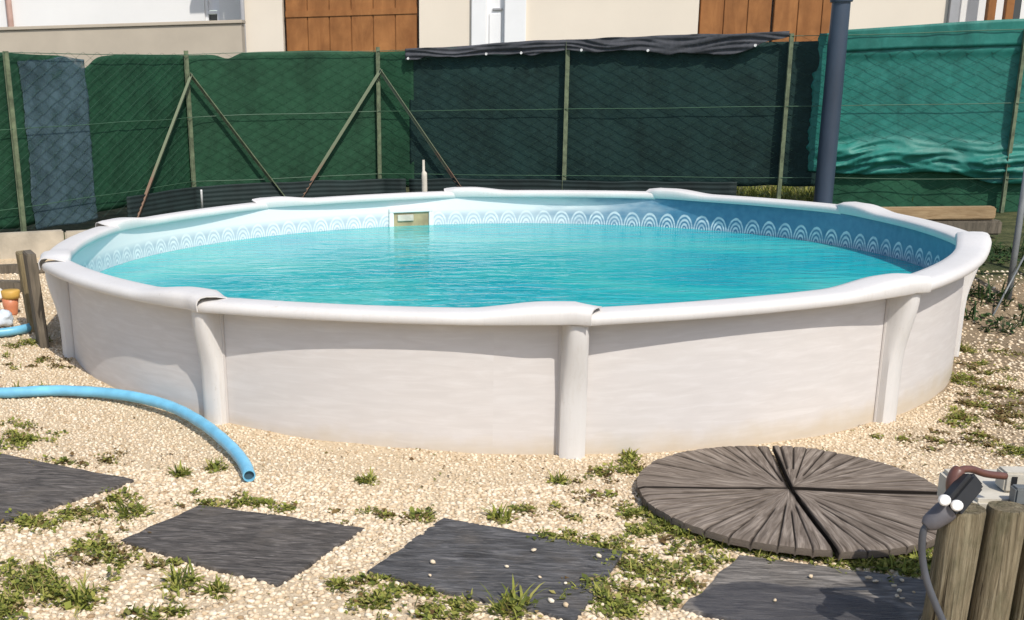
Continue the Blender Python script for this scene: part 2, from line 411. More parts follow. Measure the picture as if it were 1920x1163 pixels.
m.set(Roughness=0.75); MATS['rusty'] = m.m
MATS['wire'] = plain('green_wire', (0.026, 0.066, 0.042), 0.6, 0.2, 5, 0)
MATS['tension'] = plain('tension_wire', (0.06, 0.13, 0.075), 0.5, 0.2, 5, 0)
def cloth(name, col, var=0.3, weave=220, bump=0.25, rough=0.75, spec=0.25, hue=None):
    m = NT(name); g = m.geo(); n1 = m.noise(g, 2.2, 6, 0.6); n2 = m.noise(g, 14, 4, 0.6); nv = m.noise(m.geo((1, 1, 0.25)), 6, 4)
    c = m.ramp(n1, [(0.28, tuple(q * (1 - var) for q in col)), (0.72, tuple(q * (1 + var) for q in col))])
    c = m.mix(m.math('MULTIPLY', m.ramp(n2, [(0.45, (0, 0, 0)), (0.75, (1, 1, 1))]), 0.45), c, hue or tuple(q * 1.7 + 0.006 for q in col))
    n4 = m.noise(m.geo((1, 1, 0.35)), 3.5, 8, 0.7, 0.5)
    c = m.mix(m.math('MULTIPLY', m.ramp(n4, [(0.5, (0, 0, 0)), (0.7, (1, 1, 1))]), 0.55), c, tuple(q * 0.45 for q in col))
    n5 = m.noise(g, 55, 3, 0.7)
    c = m.mix(m.math('MULTIPLY', m.ramp(n5, [(0.6, (0, 0, 0)), (0.8, (1, 1, 1))]), 0.25), c, tuple(q * 2.2 + 0.01 for q in col))
    m.base(c); m.set(Roughness=rough, Specular_IOR_Level=spec)
    m.bump(m.math('ADD', nv, m.math('MULTIPLY', m.noise(g, weave, 2), 0.3)), bump, 0.012)
    return m.m
MATS['net_green'] = cloth('green_shade_net', (0.0135, 0.058, 0.028))
MATS['net_patch'] = cloth('blue_grey_net', (0.075, 0.125, 0.145), 0.25)
m = bpy.data.materials['blue_grey_net']; nt = m.node_tree                      # thin open net: the green one shows through
_t = nt.nodes.new('ShaderNodeBsdfTransparent'); _x = nt.nodes.new('ShaderNodeMixShader'); _n = nt.nodes.new('ShaderNodeTexNoise'); _g = nt.nodes.new('ShaderNodeNewGeometry')
_n.inputs['Scale'].default_value = 7.0; _n.inputs['Detail'].default_value = 8.0; _r2 = nt.nodes.new('ShaderNodeMapRange')
_r2.inputs[1].default_value = 0.35; _r2.inputs[2].default_value = 0.7; _r2.inputs[3].default_value = 0.05; _r2.inputs[4].default_value = 0.75
nt.links.new(_g.outputs['Position'], _n.inputs['Vector']); nt.links.new(_n.outputs['Fac'], _r2.inputs[0]); nt.links.new(_r2.outputs[0], _x.inputs[0])
nt.links.new(nt.nodes['Principled BSDF'].outputs[0], _x.inputs[1]); nt.links.new(_t.outputs[0], _x.inputs[2]); nt.links.new(_x.outputs[0], nt.nodes['Material Output'].inputs['Surface'])
MATS['tarp_dark'] = cloth('dark_green_screen', (0.0100, 0.031, 0.028), 0.35)
MATS['hem'] = cloth('dark_hem', (0.060, 0.062, 0.070), 0.35, bump=0.4)
MATS['tarp_teal'] = cloth('turquoise_tarp', (0.016, 0.165, 0.132), 0.25, 260, 0.35, 0.5, 0.4, (0.05, 0.26, 0.22))
MATS['net_low'] = cloth('low_green_net', (0.018, 0.085, 0.045), 0.25)
MATS['corrug'] = plain('corrugated_sheet', (0.010, 0.022, 0.021), 0.8, 0.35, 5, 0.1)
MATS['white_metal'] = plain('white_grommet', (0.75, 0.74, 0.72), 0.4, 0.05, 5, 0)
MATS['pole'] = plain('blue_grey_pole', (0.040, 0.058, 0.088), 0.45, 0.22, 4, 0.05, stretch=(1, 1, 0.3))
MATS['hose'] = plain('blue_hose', (0.17, 0.47, 0.66), 0.38, 0.18, 9, 0.08)
MATS['hose_in'] = plain('hose_bore', (0.04, 0.09, 0.12), 0.8, 0.1, 5, 0)
MATS['skim'] = plain('skimmer_plastic', (0.74, 0.74, 0.72), 0.45, 0.06, 6, 0)
MATS['skim_in'] = plain('skimmer_throat', (0.33, 0.27, 0.15), 0.7, 0.35, 7, 0.2)
MATS['concrete'] = plain('old_concrete', (0.42, 0.37, 0.29), 0.9, 0.22, 5, 0.5, 40)
MATS['pale_concrete'] = plain('pale_concrete', (0.52, 0.48, 0.40), 0.9, 0.22, 9, 0.4, 50)
MATS['render_cream'] = plain('cream_render', (0.74, 0.66, 0.55), 0.9, 0.05, 0.6, 0.2, 30)
MATS['render_white'] = plain('white_render', (0.80, 0.79, 0.77), 0.9, 0.04, 0.6, 0.2, 30)
MATS['render_tan'] = plain('tan_parapet', (0.46, 0.40, 0.32), 0.9, 0.1, 1.2, 0.3, 20)
MATS['trim_white'] = plain('white_joinery', (0.80, 0.80, 0.80), 0.4, 0.03, 3, 0)
MATS['glass_dark'] = plain('window_glass', (0.05, 0.06, 0.07), 0.12, 0.1, 3, 0)
MATS['roof'] = plain('roof_tile', (0.32, 0.14, 0.08), 0.85, 0.3, 2, 0.5, 12)
MATS['down'] = plain('grey_downpipe', (0.36, 0.36, 0.37), 0.5, 0.08, 3, 0)
MATS['black'] = plain('black_rubber', (0.015, 0.015, 0.016), 0.5, 0.2, 30, 0.1)
MATS['grey_rub'] = plain('grey_rubber', (0.11, 0.105, 0.115), 0.6, 0.15, 20, 0.1)
MATS['cable'] = plain('grey_cable', (0.075, 0.08, 0.092), 0.5, 0.15, 14, 0.05)
MATS['brown_tube'] = plain('brown_tube', (0.13, 0.055, 0.04), 0.4, 0.25, 14, 0.05)
MATS['steel'] = plain('grey_steel', (0.16, 0.17, 0.17), 0.5, 0.25, 8, 0.1)
MATS['orange'] = plain('orange_plastic', (0.60, 0.22, 0.11), 0.45, 0.1, 8, 0)
MATS['yellow'] = plain('yellow_plastic', (0.62, 0.37, 0.08), 0.45, 0.1, 8, 0)
MATS['bag'] = plain('white_bag', (0.60, 0.66, 0.72), 0.5, 0.15, 8, 0.2)

# ================================================================== SETTING
NA = 384
rr = np.concatenate([[2.69, 2.73], np.arange(2.78, 6.3, 0.065), 6.3 * 1.13 ** np.arange(1, 28)])
aa = np.arange(NA) * 2 * math.pi / NA
X = np.outer(rr, np.cos(aa)); Y = np.outer(rr, np.sin(aa))
Z = ground_z(X, Y)
for i in range(len(rr)):
    if rr[i] < 7:
        for k in range(NA):
            Z[i, k] += 0.010 * noise.noise(Vector((X[i, k] * 2.1, Y[i, k] * 2.1, 0))) + 0.005 * noise.noise(Vector((X[i, k] * 7, Y[i, k] * 7, 3)))
GV = np.stack([X, Y, Z], -1).reshape(-1, 3)
GF = [(i * NA + k, i * NA + (k + 1) % NA, (i + 1) * NA + (k + 1) % NA, (i + 1) * NA + k) for i in range(len(rr) - 1) for k in range(NA)]
GF = [q[::-1] for q in GF]
gnd = mesh_obj('ground', GV, GF, MATS['ground'], smooth_=True); gnd['kind'] = 'structure'
def gsurf(x, y):
    return gz(x, y) + 0.010 * noise.noise(Vector((x * 2.1, y * 2.1, 0))) + 0.005 * noise.noise(Vector((x * 7, y * 7, 3)))

# ================================================================== POOL
RW = 2.705                     # steel wall radius
RIM = 0.609
WATER = 0.345
A0 = math.radians(-90 + 7.19)
def cang(i): return A0 - i * math.radians(36)
def corner(i, r=2.75): return np.array([r * math.cos(cang(i)), r * math.sin(cang(i)), RIM])
pool = thing('swimming_pool', 'round above-ground pool with pale grey wall, white top rails and uprights', 'pool', (0, 0, 0))
def cylinder(name, r, z0, z1, mat, n=240, flip=False, nz=6):
    v = []; uv = []; f = []
    for j in range(nz + 1):
        z = z0 + (z1 - z0) * j / nz
        for k in range(n + 1):
            a = 2 * math.pi * k / n - math.pi * 0.5
            v.append((r * math.cos(a), r * math.sin(a), z)); uv.append(((a + math.pi / 2) * r, z))
    for j in range(nz):
        for k in range(n):
            q = (j * (n + 1) + k, j * (n + 1) + k + 1, (j + 1) * (n + 1) + k + 1, (j + 1) * (n + 1) + k)
            f.append(q[::-1] if flip else q)
    return mesh_obj(name, v, f, mat, pool, True, uvs=uv)
cylinder('outer_wall', RW, -0.2, 0.592, MATS['wall'])
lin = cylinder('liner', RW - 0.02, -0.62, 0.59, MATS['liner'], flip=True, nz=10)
mb = MB(); n = 96
mb.add([(0, 0, -0.6)] + [((RW - 0.021) * math.cos(a), (RW - 0.021) * math.sin(a), -0.6) for a in np.arange(n) * 2 * math.pi / n],
       [(0, 1 + k, 1 + (k + 1) % n) for k in range(n)])
MATS['floor'] = plain('liner_floor', (0.20, 0.60, 0.72), 0.5, 0.12, 2, 0)
mb.build('liner_floor', MATS['floor'], lin)
# rails: each one swells up at one end and laps over the start of the next
PROF_O = [(-0.070, -0.036), (-0.074, -0.024), (-0.073, -0.004), (-0.066, 0.005), (-0.035, 0.009), (0.0, 0.010), (0.045, 0.009),
          (0.072, 0.005), (0.086, -0.006), (0.091, -0.020), (0.088, -0.037)]
PROF_I = [(d * 0.955, z - 0.005) for d, z in PROF_O]
def make_rail(i):
    A = corner(i); B = corner(i - 1)           # anticlockwise: rail i runs to upright i-1 and swells there
    d = B - A; Ln = np.linalg.norm(d); d /= Ln
    mid = (A + B) / 2; out_m = mid.copy(); out_m[2] = 0; out_m /= np.linalg.norm(out_m)
    ts = list(np.linspace(0.004, 0.70, 12)) + list(np.linspace(0.73, 1.0, 12)) + [1.02, 1.04, 1.052, 1.06]
    rows = []
    for t in ts:
        bow = 0.090 * (1 - (2 * min(t, 1) - 1) ** 2)
        c = A + d * Ln * t + out_m * bow
        # normal turns smoothly from corner to corner
        nn = c.copy(); nn[2] = 0; nn /= np.linalg.norm(nn)
        nn = nn * 0.75 + out_m * 0.25; nn /= np.linalg.norm(nn)
        s = float(smooth(0.72, 0.93, t))
        tip = float(smooth(1.02, 1.062, t)); skew = 0.055 * float(smooth(0.9, 1.05, t))
        raise_ = 0.029 * s - 0.007 * tip
        wid = 1.0 + 0.10 * s - 0.07 * tip
        low = -0.003 * (1 - float(smooth(0.0, 0.08, t)))
        outer = [c - d * skew * (p / 0.088 if p > 0 else 0) + nn * (p * wid) + np.array([0, 0, z * (1 + 0.12 * s) + raise_ * (1 if z > -0.03 else 0.35) * (1 - 0.62 * float(smooth(0.99, 1.05, t)) * float(smooth(0.03, -0.05, p))) + low]) for p, z in PROF_O]
        inner = [c - d * skew * (p / 0.088 if p > 0 else 0) + nn * (p * wid) + np.array([0, 0, z * (1 + 0.12 * s) + raise_ * (1 if z > -0.035 else 0.35) * (1 - 0.62 * float(smooth(0.99, 1.05, t)) * float(smooth(0.03, -0.05, p))) + low]) for p, z in PROF_I]
        rows.append(outer + inner[::-1])
    m_ = len(rows[0]); v = [q for r_ in rows for q in r_]; f = []
    for j in range(len(rows) - 1):
        for k in range(m_):
            f.append((j * m_ + k, j * m_ + (k + 1) % m_, (j + 1) * m_ + (k + 1) % m_, (j + 1) * m_ + k))
    h = m_ // 2
    for j in (0, len(rows) - 1):
        for k in range(h - 1):
            q = (j * m_ + k, j * m_ + k + 1, j * m_ + m_ - 2 - k, j * m_ + m_ - 1 - k)
            f.append(q if j == 0 else q[::-1])
    o = mesh_obj('top_rail', v, f, MATS['resin'], pool)
    shade_smooth_angle(o, 50)
    return o
def make_upright(i):
    a = cang(i); n_ = np.array([math.cos(a), math.sin(a), 0]); t_ = np.array([-n_[1], n_[0], 0])
    zb = gz(*(n_[:2] * 2.76)) - 0.06
    rows = []
    for z in list(np.linspace(zb, 0.28, 6)) + list(np.linspace(0.32, 0.567, 9)):
        k = float(smooth(0.22, 0.56, z)); dep = 0.060 + 0.058 * k; w = 0.056 - 0.003 * k; fw_ = w * (1 - 0.10 * k)
        pts = [(-w, -0.006), (-w, dep * 0.45), (-fw_, dep * 0.72), (-fw_ * 0.72, dep * 0.93), (-fw_ * 0.3, dep), (fw_ * 0.3, dep),
               (fw_ * 0.72, dep * 0.93), (fw_, dep * 0.72), (w, dep * 0.45), (w, -0.006)]
        rows.append([n_ * (RW + q) + t_ * p + np.array([0, 0, z]) for p, q in pts])
    m_ = len(rows[0]); v = [q for r_ in rows for q in r_]
    f = [(j * m_ + k, j * m_ + k + 1, (j + 1) * m_ + k + 1, (j + 1) * m_ + k) for j in range(len(rows) - 1) for k in range(m_ - 1)]
    f.append(tuple((len(rows) - 1) * m_ + k for k in range(m_)))
    o = mesh_obj('upright', v, [q[::-1] for q in f], MATS['resin'], pool)
    shade_smooth_angle(o, 45)
    fl = MB(); fl.box(n_ * (RW + 0.004) + np.array([0, 0, (zb + 0.56) / 2]), (0.128, 0.010, 0.56 - zb), [t_, n_, (0, 0, 1)], 0.003)
    fl.build('backing_strip', MATS['strip'], o)
    return o
for i in range(10): make_rail(i)
for i in range(10): make_upright(i)
# water
n = 160
wv = [(0, 0, WATER)]; wf = []
for j in range(1, 9):
    for k in range(n): wv.append(((RW - 0.0215) * j / 8 * math.cos(2 * math.pi * k / n), (RW - 0.0215) * j / 8 * math.sin(2 * math.pi * k / n), WATER))
for k in range(n):
    wf.append((0, 1 + k, 1 + (k + 1) % n))
    for j in range(7): wf.append((1 + j * n + k, 1 + (j + 1) * n + k, 1 + (j + 1) * n + (k + 1) % n, 1 + j * n + (k + 1) % n))
wat = mesh_obj('water', wv, wf, MATS['water'], smooth_=True); wat['kind'] = 'structure'
# skimmer in the far wall
def cyl_far(x, y, r):
    d = ray(x, y); a = d[0] ** 2 + d[1] ** 2; b = 2 * (EYE[0] * d[0] + EYE[1] * d[1]); c_ = EYE[0] ** 2 + EYE[1] ** 2 - r * r
    return EYE + d * (-b + math.sqrt(b * b - 4 * a * c_)) / (2 * a)
sl = cyl_far(729, 405, RW - 0.02); sr = cyl_far(812, 400, RW - 0.02); st = cyl_far(770, 389, RW - 0.02)[2]
sc_ = (sl + sr) / 2; sn = -sc_.copy(); sn[2] = 0; sn /= np.linalg.norm(sn); stg = np.array([sn[1], -sn[0], 0.0]); stg *= np.sign(stg[0])
sw = np.linalg.norm((sr - sl)[:2]); zt, zbm = st, 0.20; fc = np.array([sc_[0], sc_[1], 0]) + sn * 0.008
fr_ = MB(); ax = [stg, -sn, np.array([0, 0, 1.0])]
bw = 0.040
fr_.box(fc + np.array([0, 0, zt - bw / 2]), (sw, 0.03, bw), ax, 0.005)
for s_ in (-1, 1): fr_.box(fc + stg * s_ * (sw / 2 - bw / 2) + np.array([0, 0, (zt + zbm) / 2 - bw / 2]), (bw, 0.0296, zt - zbm - bw), ax, 0.004)
sk = fr_.build('skimmer', MATS['skim'], pool)
th = MB(); th.box(fc + sn * -0.004 + np.array([0, 0, (zt - bw + zbm) / 2]), (sw - 2 * bw - 0.003, 0.006, zt - bw - zbm - 0.002), ax)
th.build('throat', MATS['skim_in'], sk)
wr = MB(); wr.box(fc + sn * 0.006 + stg * -0.05 + np.array([0, 0, zt - bw - 0.045]), (sw * 0.36, 0.012, 0.055), ax, 0.004)
wr.build('weir_flap', MATS['pale_concrete'], sk)

# ================================================================== FENCE
PO = {'left': (-5.45, 0.25), 'a': tuple(py(20, 280, 2.67)[:2]), 'b': tuple(py(358, 270, 5.28)[:2]), 'c': tuple(py(714, 230, 6.02)[:2]),
      'd': tuple(py(1064, 220, 5.43)[:2]), 'e': tuple(py(1473, 220, 4.70)[:2]), 'f': (4.72, 4.24), 'g': (6.7, 3.75)}
order = ['left', 'a', 'b', 'c', 'd', 'e', 'f', 'g']
path = [np.array(PO[k]) for k in order]
seg = [np.linalg.norm(path[i + 1] - path[i]) for i in range(len(path) - 1)]
cum = np.concatenate([[0], np.cumsum(seg)])
def on_path(s, off=0.0):
    i = int(np.clip(np.searchsorted(cum, s, 'right') - 1, 0, len(seg) - 1)); t = (s - cum[i]) / seg[i]
    p = path[i] + (path[i + 1] - path[i]) * t; d = (path[i + 1] - path[i]) / seg[i]
    nrm = np.array([d[1], -d[0]])          # towards the pool
    return p + nrm * off
def s_of(px, y_, lo=0, hi=None):           # distance along the fence seen at a picture column
    best = None
    for s in np.arange(lo, hi or cum[-1], 0.01):
        p = on_path(s); q = np.array([p[0], p[1], 1.2]) - EYE
        x = 960 - 305.63 + F_PX * (q @ RT) / (q @ FW)
        if best is None or abs(x - px) < best[0]: best = (abs(x - px), s)
    return best[1]
fence = thing('chain_link_fence', 'green chain-link fence with angle-iron posts and diagonal braces behind the pool', 'fence', (0.0, 5.4, 0.40))
def angle_iron(p0, p1, w=0.045, mat='fence_paint', name='post', side=None):
    p0 = np.asarray(p0, float); p1 = np.asarray(p1, float); d = p1 - p0; Ln = np.linalg.norm(d); d /= Ln
    s_ = np.cross(d, [0, -1, 0.0]); s_ /= np.linalg.norm(s_); n_ = np.cross(s_, d)
    v = []
    for q in (p0, p1):
        for a_, b_ in ((0, 0), (w, 0), (w, 0.005), (0.005, 0.005), (0.005, w), (0, w)):
            v.append(q + s_ * (a_ - w / 2) + n_ * (b_ - w / 2))
    f = [(k, (k + 1) % 6, 6 + (k + 1) % 6, 6 + k) for k in range(6)] + [(5, 4, 3, 2, 1, 0), (6, 7, 8, 9, 10, 11)]
    return mesh_obj(name, v, f, MATS[mat], fence)
TOPZ = {'left': 1.9, 'a': 1.86, 'b': 1.885, 'c': 1.885, 'd': 1.875, 'e': 1.875, 'f': 1.85, 'g': 1.83}
for k in order:
    i = order.index(k); p = on_path(cum[i] + (1e-4 if i < len(seg) else -1e-4), 0.056)
    zt_ = TOPZ[k]
    angle_iron((p[0], p[1], 0.18), (p[0], p[1], zt_), 0.040 if k in 'abc' else 0.044)
def brace(px0, py0, px1, py1, A, B, mat):
    a = pl(px0, py0, A, B); b = pl(px1, py1, A, B)
    d = (b - a) / np.linalg.norm(b - a)
    nrm = np.array([B[1] - A[1], A[0] - B[0], 0]); nrm /= np.linalg.norm(nrm); nrm *= -np.sign(nrm[1])
    angle_iron(a + nrm * 0.085, b + d * 0.12 + nrm * 0.085, 0.036, mat, 'brace')
brace(346, 140, 243, 410, PO['a'], PO['b'], 'rusty')
brace(353, 138, 532, 372, PO['b'], PO['c'], 'fence_paint')
brace(711, 130, 560, 372, PO['b'], PO['c'], 'rusty')
brace(716, 130, 868, 352, PO['c'], PO['d'], 'rusty')
for zw in (0.525, 1.205, 1.845):
    mb = MB(); pts = []
    for s in np.arange(0.02, cum[-1] - 0.02, 0.2):
        p = on_path(s, 0.044); pts.append((p[0], p[1], zw + 0.012 * noise.noise(Vector((s * 0.9, zw * 5, 0)))))
    mb.tube(pts, 0.0034, 5); mb.build('tension_wire', MATS['tension'], fence)
# woven mesh in front of the cloths
pitch = 0.105; v = []; f = []
z0, z1 = 0.32, 1.86
nrow = int((z1 - z0) / (pitch / 2)); ss = np.arange(0.05, cum[-1] - 0.05, pitch)
ss = ss[(ss > 0.5)]
hw = 0.0019
vv = []; ff = []; base = 0
for si, s in enumerate(ss):
    for ph in (0,):
        prev = None
        for j in range(nrow + 1):
            sj = s + (pitch / 2 if (j + si) % 2 else -pitch / 2) * 0.98
            p = on_path(min(max(sj, 0.01), cum[-1] - 0.01), 0.014 + (0.002 if si % 2 else -0.002))
            z = z0 + (z1 - z0) * j / nrow
            ring = [(p[0] - hw, p[1], z), (p[0], p[1] - hw * 1.5, z), (p[0] + hw, p[1], z)]
            vv += ring
            if j:
                b_ = base + (j - 1) * 3
                ff += [(b_, b_ + 1, b_ + 4, b_ + 3), (b_ + 1, b_ + 2, b_ + 5, b_ + 4), (b_ + 2, b_, b_ + 3, b_ + 5)]
        base += (nrow + 1) * 3
cm = mesh_obj('wire_mesh', vv, ff, MATS['wire'], fence); cm['kind'] = 'stuff'
# hanging cloths
def sheet(name, s0, s1, ztop, zbot, mat, off=-0.03, amp=0.015, nu=120, nv=30, seed=0.0, label=None, cat=None, fold=None, edge=0.0, parent=None):
    v = []; f = []
    for j in range(nv + 1):
        for i in range(nu + 1):
            t = i / nu; s = s0 + (s1 - s0) * t; h = j / nv
            zb_ = zbot(s); z = zb_ + (ztop(s) - zb_) * h
            if edge and i in (0, nu): s += edge * (noise.noise(Vector((z * 2.5, seed, i))) + 0.5 * noise.noise(Vector((z * 19, seed, i))))
            o_ = off + amp * (noise.noise(Vector((s * 2.3, z * 2.0, seed))) + 0.6 * noise.noise(Vector((s * 6, z * 3.0, seed + 7))))
            if fold: o_ += fold(s, z)
            p = on_path(min(max(s, 0.01), cum[-1] - 0.01), o_)
            v.append((p[0], p[1], z))
    for j in range(nv):
        for i in range(nu):
            f.append((j * (nu + 1) + i, j * (nu + 1) + i + 1, (j + 1) * (nu + 1) + i + 1, (j + 1) * (nu + 1) + i))
    o = mesh_obj(name, v, f, MATS[mat], parent, True)
    md = o.modifiers.new('thickness', 'SOLIDIFY'); md.thickness = 0.003; md.offset = -1
    if label: tag(o, label, cat)
    return o
def nz(s, k, seed): return noise.noise(Vector((s * k, seed, 1.3)))
s_pl, s_pr = s_of(48, 200, 0.5, cum[3]), s_of(168, 200, 0.5, cum[3])
s_cor = s_of(768, 200, cum[3] - 0.2, cum[4])
s_teal = s_of(1522, 200, cum[4], cum[6])
def top_left(s): return 1.845 + 0.03 * nz(s, 1.4, 2) - 0.11 * math.exp(-((s - (s_pr - 0.02)) / 0.16) ** 2) - 0.05 * math.exp(-((s - s_of_cut) / 0.10) ** 2)
s_of_cut = s_of(432, 100, cum[2], cum[3])
sheet('privacy_net', 0.02, s_cor + 0.05, top_left, lambda s: 0.36 + 0.03 * nz(s, 2, 5), 'net_green', -0.010, 0.010, 220, 30, 1.0,
      'bottle-green shade net on the braced fence posts', 'privacy net')
sheet('privacy_net', s_pl, s_pr, lambda s: 1.80 + 0.04 * nz(s, 3, 9), lambda s: 0.30 + 0.02 * nz(s, 3, 11), 'net_patch', 0.004, 0.003, 40, 90, 4.0,
      'narrow blue-grey net strip patched over the green net', 'privacy net', edge=0.045)
scr = thing('privacy_screen', 'dark green screen with folded black hem in the middle of the fence', 'privacy screen', tuple(on_path(s_cor)) + (0.42,))
sheet('cloth', s_cor, s_teal + 0.10, lambda s: 1.80 + 0.02 * nz(s, 2, 3), lambda s: 0.44 + 0.02 * nz(s, 3, 3) , 'tarp_dark', -0.008, 0.009, 180, 30, 9.0, parent=scr)
def hem_top(s): return 1.895 - 0.04 * (1 - float(smooth(s_cor, cum[4] - 0.1, s))) + 0.012 * nz(s, 3, 31)
def hem_bot(s): return 1.755 + 0.075 * nz(s, 1.9, 33) + 0.02 * nz(s, 7, 34) + 0.08 * float(smooth(cum[5] - 0.55, cum[5] - 0.05, s)) + 0.03 * float(smooth(cum[4] - 0.4, cum[4], s)) * (1 - float(smooth(cum[4], cum[4] + 0.4, s)))
hem = sheet('hem', s_cor - 0.02, cum[5] - 0.02, hem_top, hem_bot, 'hem', 0.05, 0.012, 200, 16, 12.0, parent=scr, fold=lambda s, z: 0.022 * (1 - 2.4 * abs(noise.noise(Vector((s * 1.6, z * 22 + 1.5 * nz(s, 2, 80), 81))))))
for px in (770, 915, 978, 1090, 1213, 1410):
    s = s_of(px, 100, s_cor - 0.1, cum[5]); p = on_path(s, 0.075); zz = hem_bot(s) + 0.012
    mb = MB(); d = (path[4] - path[3]) / seg[3] if s < cum[4] else (path[5] - path[4]) / seg[4]
    mb.lathe([(0.006, 0), (0.013, 0.0), (0.014, 0.004), (0.012, 0.006), (0.006, 0.005)], (p[0], p[1], zz), 12, [(d[0], d[1], 0), (0, 0, 1), (d[1], -d[0], 0)])
    mb.build('grommet', MATS['white_metal'], hem)
def teal_fold(s, z):
    end = float(smooth(s_teal + 0.02, s_teal + 0.25, s))
    k = math.exp(-((z - 0.70 - 0.05 * nz(s, 0.9, 71)) / 0.14) ** 2) * end
    zz = z + 0.10 * nz(s, 1.1, 72) + 0.035 * nz(s, 3.4, 73)
    r1 = 1 - abs(noise.noise(Vector((s * 1.1, zz * 9.5, 74)))) * 2.6
    r2 = 1 - abs(noise.noise(Vector((s * 3.0, zz * 17, 75)))) * 2.6
    g_ = math.exp(-((z - 1.68) / 0.05) ** 2)
    return k * (0.075 * max(r1, -0.3) + 0.032 * max(r2, -0.3)) + g_ * 0.02 * end + 0.006 * k
sheet('privacy_tarp', s_teal, cum[-1] - 0.05, lambda s: 1.87 + 0.05 * float(smooth(cum[5], cum[6], s)) + 0.01 * nz(s, 2, 41),
      lambda s: 0.575 + 0.035 * nz(s, 1.6, 43) - 0.09 * float(smooth(cum[6] - 0.5, cum[6], s)), 'tarp_teal', -0.004, 0.006, 260, 90, 21.0,
      'bright turquoise tarpaulin with crumpled lower edge on the fence', 'tarpaulin', teal_fold, 0.06)
tb = sheet('privacy_tarp_band', s_teal + 0.12, cum[-1] - 0.05, lambda s: 1.885 + 0.05 * float(smooth(cum[5], cum[6], s)), lambda s: 1.70 + 0.02 * nz(s, 1.5, 50), 'tarp_teal', 0.03, 0.012, 120, 8, 23.0,
      'turquoise tarpaulin strip folded over the fence top wire', 'tarpaulin')
tb.name = 'tarpaulin_strip'
sheet('privacy_net', s_teal + 0.1, cum[-1] - 0.05, lambda s: 0.68 + 0.01 * nz(s, 2, 60), lambda s: 0.19 + 0.02 * nz(s, 2, 61), 'net_low', -0.045, 0.014, 100, 12, 27.0,
      'low green net strip below the turquoise tarpaulin', 'privacy net')
# corrugated strips along the foot of the fence
def foot_strip(s0, s1, z0_, z1_, off, label, skip=None):
    v = []; f = []; nu, nv_ = int((s1 - s0) / 0.08), 26
    for j in range(nv_ + 1):
        for i in range(nu + 1):
            s = s0 + (s1 - s0) * i / nu; p = on_path(s, off + 0.004 * math.sin(j * 1.57 + 0.3 * nz(s, 1.3, 90)))
            v.append((p[0], p[1], z0_ + (z1_ - z0_ + 0.02 * nz(s, 2.2, 91)) * j / nv_))
    for j in range(nv_):
        for i in range(nu): f.append((j * (nu + 1) + i, j * (nu + 1) + i + 1, (j + 1) * (nu + 1) + i + 1, (j + 1) * (nu + 1) + i))
    o = mesh_obj('corrugated_sheet', v, f, MATS['corrug'], None, True)
    md = o.modifiers.new('thickness', 'SOLIDIFY'); md.thickness = 0.003; md.offset = -1
    return tag(o, label, 'metal sheet', 'dark sheets along the fence foot')
foot_strip(s_of(215, 300, 0.5, cum[3]), s_cor - 0.02, 0.17, 0.48, 0.075, 'dark corrugated sheet along the foot of the braced fence')
foot_strip(s_cor + 0.02, s_of(1395, 300, cum[4], cum[6]), 0.17, 0.48, 0.075, 'dark corrugated sheet below the dark green screen')

# grey pole behind the far rail
YPO = 4.36; pb = py(1543, 378, YPO); pt_ = py(1573, 0, YPO)
pole = thing('metal_pole', 'thick dark blue-grey metal pole standing behind the far rail', 'pole', (float(pb[0]), YPO, 0.22))
pr_ = 0.086
mb = MB(); mb.lathe([(pr_ + 0.05, 0), (pr_ + 0.05, 0.02), (pr_, 0.022), (pr_ * 0.985, 1.2), (pr_ * 0.93, 2.2)], (pb[0], YPO, 0.2), 28)
o = mb.build('shaft', MATS['pole'], pole); shade_smooth_angle(o)
mb = MB(); mb.lathe([(pr_ * 1.12, 0), (pr_ * 1.16, 0.01), (pr_ * 1.16, 0.1), (pr_ * 1.0, 0.11), (pr_ * 0.9, 0.9)], (pb[0], YPO, pt_[2] - 0.02), 28)
o = mb.build('collar', MATS['pole'], pole); shade_smooth_angle(o)
# short stakes behind the far rail
p = py(797, 330, 3.6)
mb = MB(); top = py(796, 300, 3.6)
mb.tube([(p[0], 3.6, 0.33), (p[0] - 0.005, 3.6, 0.52), (p[0] - 0.008, 3.6, top[2] - 0.12), (p[0] - 0.014, 3.6, top[2] - 0.1), (p[0] - 0.014, 3.6, top[2])], [0.028, 0.027, 0.026, 0.013, 0.011], 10)
tag(mb.build('stake', MATS['pale_concrete'], None, True), 'pale stake with a thin tip in front of the fence corner', 'stake')
p = py(378, 370, 4.4)
mb = MB(); mb.tube([(p[0], 4.4, 0.33), (p[0], 4.4, 0.5), (p[0], 4.4, py(378, 356, 4.4)[2])], 0.012, 8)
tag(mb.build('stake', MATS['white_metal'], None, True), 'thin pale stake beside a braced fence post', 'stake')

